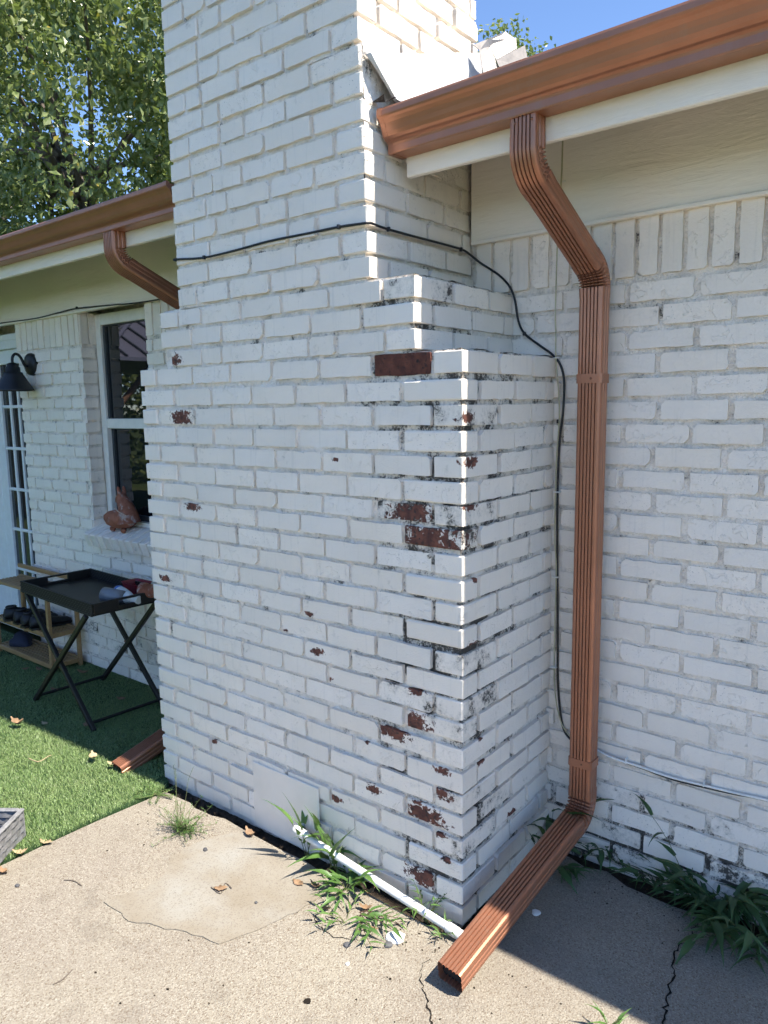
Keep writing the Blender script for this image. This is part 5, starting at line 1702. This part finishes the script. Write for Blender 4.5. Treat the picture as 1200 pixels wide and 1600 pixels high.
def stone(name, label, px, py, s, mat, flat=0.6, seed=0, z=0.0, cat='stone'):
    r = random.Random(seed + px); p = Vector(gp(px, py, z)); b = MB(); secs = []
    n = 11
    base = [(math.cos(2 * math.pi * k / n) * r.uniform(.75, 1.1), math.sin(2 * math.pi * k / n) * r.uniform(.7, 1.05)) for k in range(n)]
    for f, h in ((0.85, 0.0), (1.0, 0.3), (0.92, 0.75), (0.6, 1.0)):
        secs.append([p + Vector((x * s * f, y * s * f, h * s * flat + r.uniform(-.06, .06) * s)) for x, y in base])
    b.sweep(secs, True, True, False)
    return tag(b.build(name, MAT[mat]), label, cat)


stone('paint_chip', 'jagged white paint chip on the patio near the weed runner', 618, 1466, 0.034, 'stone_w', 0.3, 1, cat='chip')
stone('paint_chip', 'small white chip on the shaded patio right of the downspout', 838, 1427, 0.017, 'stone_w', 0.35, 2, cat='chip')
stone('pebble', 'grey pebble under the white paint chip', 607, 1478, 0.014, 'stone_d', 0.7, 3)
stone('pebble', 'dark grey pebble left of the weed runner', 542, 1478, 0.013, 'stone_d', 0.6, 4)
stone('pebble', 'round black pebble below the wiry tuft', 321, 1330, 0.0095, 'stone_d', 1.4, 5)
stone('pebble', 'small dark pebble near the turf edge at the left', 27, 1385, 0.009, 'stone_d', 0.9, 6)
stone('pebble', 'tiny dark pebble on the cement patch', 400, 1411, 0.006, 'stone_d', 0.9, 7, 0.004)
stone('pebble', 'pale pebble below the weed runner', 543, 1507, 0.007, 'stone_w', 0.7, 8)
for i, (pts, l) in enumerate([([(100, 1375), (115, 1376), (128, 1384)], 'thin brown twig on the patio left of the cement patch'), ([(83, 1538), (98, 1530), (113, 1515)], 'thin curved twig on the patio at the lower left'), ([(330, 1386), (345, 1396), (352, 1380), (362, 1388)], 'forked dry twig on the cement patch'), ([(45, 1185), (60, 1190), (75, 1182), (80, 1180)], 'pale dry stalk lying on the sunny turf')]):
    z = 0.007 if i == 2 else 0.035 if i == 3 else 0.003
    o = MB().tube(smooth_path([gp(x, y, z) for x, y in pts], 4), 0.0016 if i < 3 else 0.0022, 5).build('twig', MAT['bark'] if i < 3 else MAT['paleleaf'])
    tag(o, l, 'twig')
for spx, spy, sr_ in ((480, 1565, 0.011), (262, 1546, 0.004), (188, 1568, 0.003), (610, 1330 + 200, 0.004)):
    q = bp(spx, spy, 2, 0.0)
    poly_slab([(q.x + sr_ * math.cos(a) * random.uniform(.8, 1.2), q.y + sr_ * math.sin(a) * random.uniform(.7, 1.1)) for a in [2 * math.pi * k / 11 for k in range(11)]], 0.0, 0.0022).build('tar_spot', MAT['crack'], patio)


# crumbs and leaf bits scattered over the slab
r = np.random.default_rng(99)
Vc, Fc, off = [], [], 0
for n_, xm, ym, sx_, sy_ in ((130, -0.3, -0.74, 0.35, 0.05), (90, 0.0, -1.1, 0.7, 0.35), (60, -1.2, -0.85, 0.25, 0.12), (110, 0.5, -0.13, 0.35, 0.05)):
    for _ in range(n_):
        x, y = r.normal(xm, sx_), r.normal(ym, sy_)
        if x < -1.5 or (y > -0.68 and x < 0.05) or y > -0.07: continue
        q = r.uniform(0.0012, 0.0038); a = r.uniform(0, 6.28, 4) * 0 + np.arange(4) * 1.57 + r.uniform(0, 1.5)
        top = np.stack([x + np.cos(a) * q * r.uniform(.6, 1.2, 4), y + np.sin(a) * q * r.uniform(.6, 1.2, 4), np.full(4, q * r.uniform(.4, 1.0))], 1)
        bot = top.copy(); bot[:, 2] = 0.0005; bot[:, :2] += (bot[:, :2] - [x, y]) * 0.2
        Vc.append(np.concatenate([top, bot])); Fc.append(np.array([[0, 1, 2, 3], [4, 5, 1, 0], [5, 6, 2, 1], [6, 7, 3, 2], [7, 4, 0, 3]]) + off); off += 8
tag(link('litter', npmesh('litter', np.concatenate(Vc), np.concatenate(Fc), MAT['soil'])), 'fine dark crumbs and grit scattered on the patio', 'grit', kind='stuff')

# ================================================================== TREES
def crown(center, rad, clumps, per, leaf, seed, hang=0.55, fill=0.55):
    r = np.random.default_rng(seed)
    n = clumps
    d = r.normal(size=(n, 3)); d /= np.linalg.norm(d, axis=1)[:, None]
    rr_ = r.uniform(fill, 1.0, n) ** 0.6
    lump = 1 + 0.16 * np.sin(d[:, 0] * 5 + seed) + 0.14 * np.sin(d[:, 2] * 6 + seed * 2) + 0.10 * np.sin(d[:, 1] * 7)
    cc = np.array(center) + d * rr_[:, None] * np.array(rad) * lump[:, None]
    c = np.repeat(cc, per, 0); m = len(c)
    off = r.normal(size=(m, 3)) * np.array([0.165, 0.165, 0.26]) * (leaf / 0.1) ** 0.5
    p = c + off
    p[:, 2] -= np.abs(off[:, 2]) * hang
    a = r.uniform(0, 2 * np.pi, m); e = r.uniform(-1.45, 0.35, m)
    dirv = np.stack([np.cos(a) * np.cos(e), np.sin(a) * np.cos(e), np.sin(e)], 1)
    up = r.normal(size=(m, 3)); s = np.cross(dirv, up); s /= np.linalg.norm(s, axis=1)[:, None]
    nrm = np.cross(s, dirv)
    L = leaf * r.uniform(0.6, 1.25, m)[:, None]; w = L * r.uniform(0.24, 0.34, m)[:, None]
    fold = nrm * w * 0.35
    V = np.stack([p, p + dirv * L * 0.45 + s * w + fold, p + dirv * L, p + dirv * L * 0.45 - s * w + fold], 1).reshape(-1, 3)
    i = np.arange(m)[:, None] * 4
    return V, np.concatenate([i + np.array([[0, 1, 2]]), i + np.array([[0, 2, 3]])]), cc


def tree(label, base, center, rad, clumps, per, leaf, seed, trunk_r=0.18, group='trees behind the house', limbs=26):
    t = thing('tree', label, 'tree', base, group)
    V, F, cc = crown(center, rad, clumps, per, leaf, seed)
    link('crown', npmesh('crown', V, F, MAT['treeleaf']), None, t)
    r = random.Random(seed); b = MB(); B = Vector(base); Cn = Vector(center)
    mid = B.lerp(Cn, 0.75)
    b.tube(smooth_path([B, B.lerp(mid, 0.5) + Vector((0.1, 0.05, 0)), mid, Cn + Vector((0, 0, rad[2] * 0.4))], 5), [trunk_r * (1 - 0.8 * i / 15) for i in range(16)], 9)
    for k in range(limbs):
        q = Vector(cc[r.randrange(len(cc))]); s = mid.lerp(Cn, r.random())
        m_ = s.lerp(q, 0.5) + Vector((r.uniform(-.2, .2), r.uniform(-.2, .2), r.uniform(0, .4)))
        pts = smooth_path([s, m_, q], 5)
        b.tube(pts, [trunk_r * 0.28 * (1 - 0.9 * i / 10) + 0.004 for i in range(11)], 5, caps=False)
    b.build('trunk', MAT['bark'], t)
    return t


c1 = bp(80, 225, 1, 3.2)
tree('big leafy tree rising behind the roof on the left', (c1.x - 0.5, 6.0, -0.05), tuple(c1), (3.1, 2.1, 2.75), 400, 125, 0.112, 3)
c2 = bp(803, 88, 1, 7.0)
tree('slim tree top peeking over the roof beside the chimney', (c2.x, 7.3, -0.05), (c2.x, 7.0, c2.z - 0.75), (0.50, 0.5, 1.15), 90, 60, 0.075, 9, 0.07, limbs=14)

# the garden in front, which the window mirrors
pav = thing('pavilion', 'open garden pavilion with lilac grey metal hip roof, seen mirrored in the window', 'pavilion', (-9.8, -4.6, 0))
ex, ey, ez, hs = -8.1, -2.9, 2.40, 1.75
cxp, cyp, ap = ex - hs, ey - hs, ez + 0.5 * hs
corners = [(ex, ey), (ex, ey - 2 * hs), (ex - 2 * hs, ey - 2 * hs), (ex - 2 * hs, ey)]
for k in range(4):
    a, c = Vector((*corners[k], ez)), Vector((*corners[(k + 1) % 4], ez)); apx = Vector((cxp, cyp, ap))
    o = MB().add([a, c, apx, a - Vector((0, 0, .05)), c - Vector((0, 0, .05)), apx - Vector((0, 0, .05))], [(1, 0, 2), (3, 4, 5), (0, 1, 4, 3)]).build('roof_panel', MAT['metalroof'], pav)
    midp = (a + c) / 2; nrm = (c - a).cross(apx - a).normalized()
    if nrm.z < 0: nrm = -nrm
    for i in range(1, 10):
        f = i / 10; s = a.lerp(c, f); h = 1 - abs(2 * f - 1)
        e = s.lerp(s + (apx - midp), h)
        MB().tube([s + nrm * 0.012, e + nrm * 0.012], 0.022, 5).build('seam', MAT['darkframe'], o)
    MB().tube([a + Vector((0, 0, .02)), apx + Vector((0, 0, .02))], 0.035, 6).build('hip_cap', MAT['metalroof'], pav)
for x, y in corners:
    px_, py_ = x + (0.3 if x < cxp else -0.3), y + (0.3 if y < cyp else -0.3)
    MB().cbox((px_ - 0.07, py_ - 0.07, -0.06), (px_ + 0.07, py_ + 0.07, ez - 0.05), 0.01).build('post', MAT['cedar'], pav)
    for dx_, dy_ in ((1 if x < cxp else -1, 0), (0, 1 if y < cyp else -1)):
        MB().tube([(px_, py_, ez - 0.75), (px_ + dx_ * 0.6, py_ + dy_ * 0.6, ez - 0.12)], 0.05, 4).build('brace', MAT['cedar'], pav)
for k, (x, y, h, w) in enumerate([(-16.5, -3.5, 3.0, 2.6), (-16.0, -7.6, 3.2, 2.7), (-15.0, -11.5, 3.0, 2.6), (-13.0, -0.8, 2.4, 1.7), (-11.5, -14.5, 3.2, 2.7)]):
    lab = ['garden tree straight behind the pavilion', 'garden tree behind the pavilion, further from the house', 'garden tree beyond the pavilion corner', 'low garden tree beside the end of the house', 'garden tree furthest out on the lawn'][k]
    tree(lab, (x, y, -0.05), (x, y, h * 0.85), (w, w, h * 0.95), 150, 40, 0.26, 60 + k, 0.14, 'garden trees beyond the pavilion', 8)
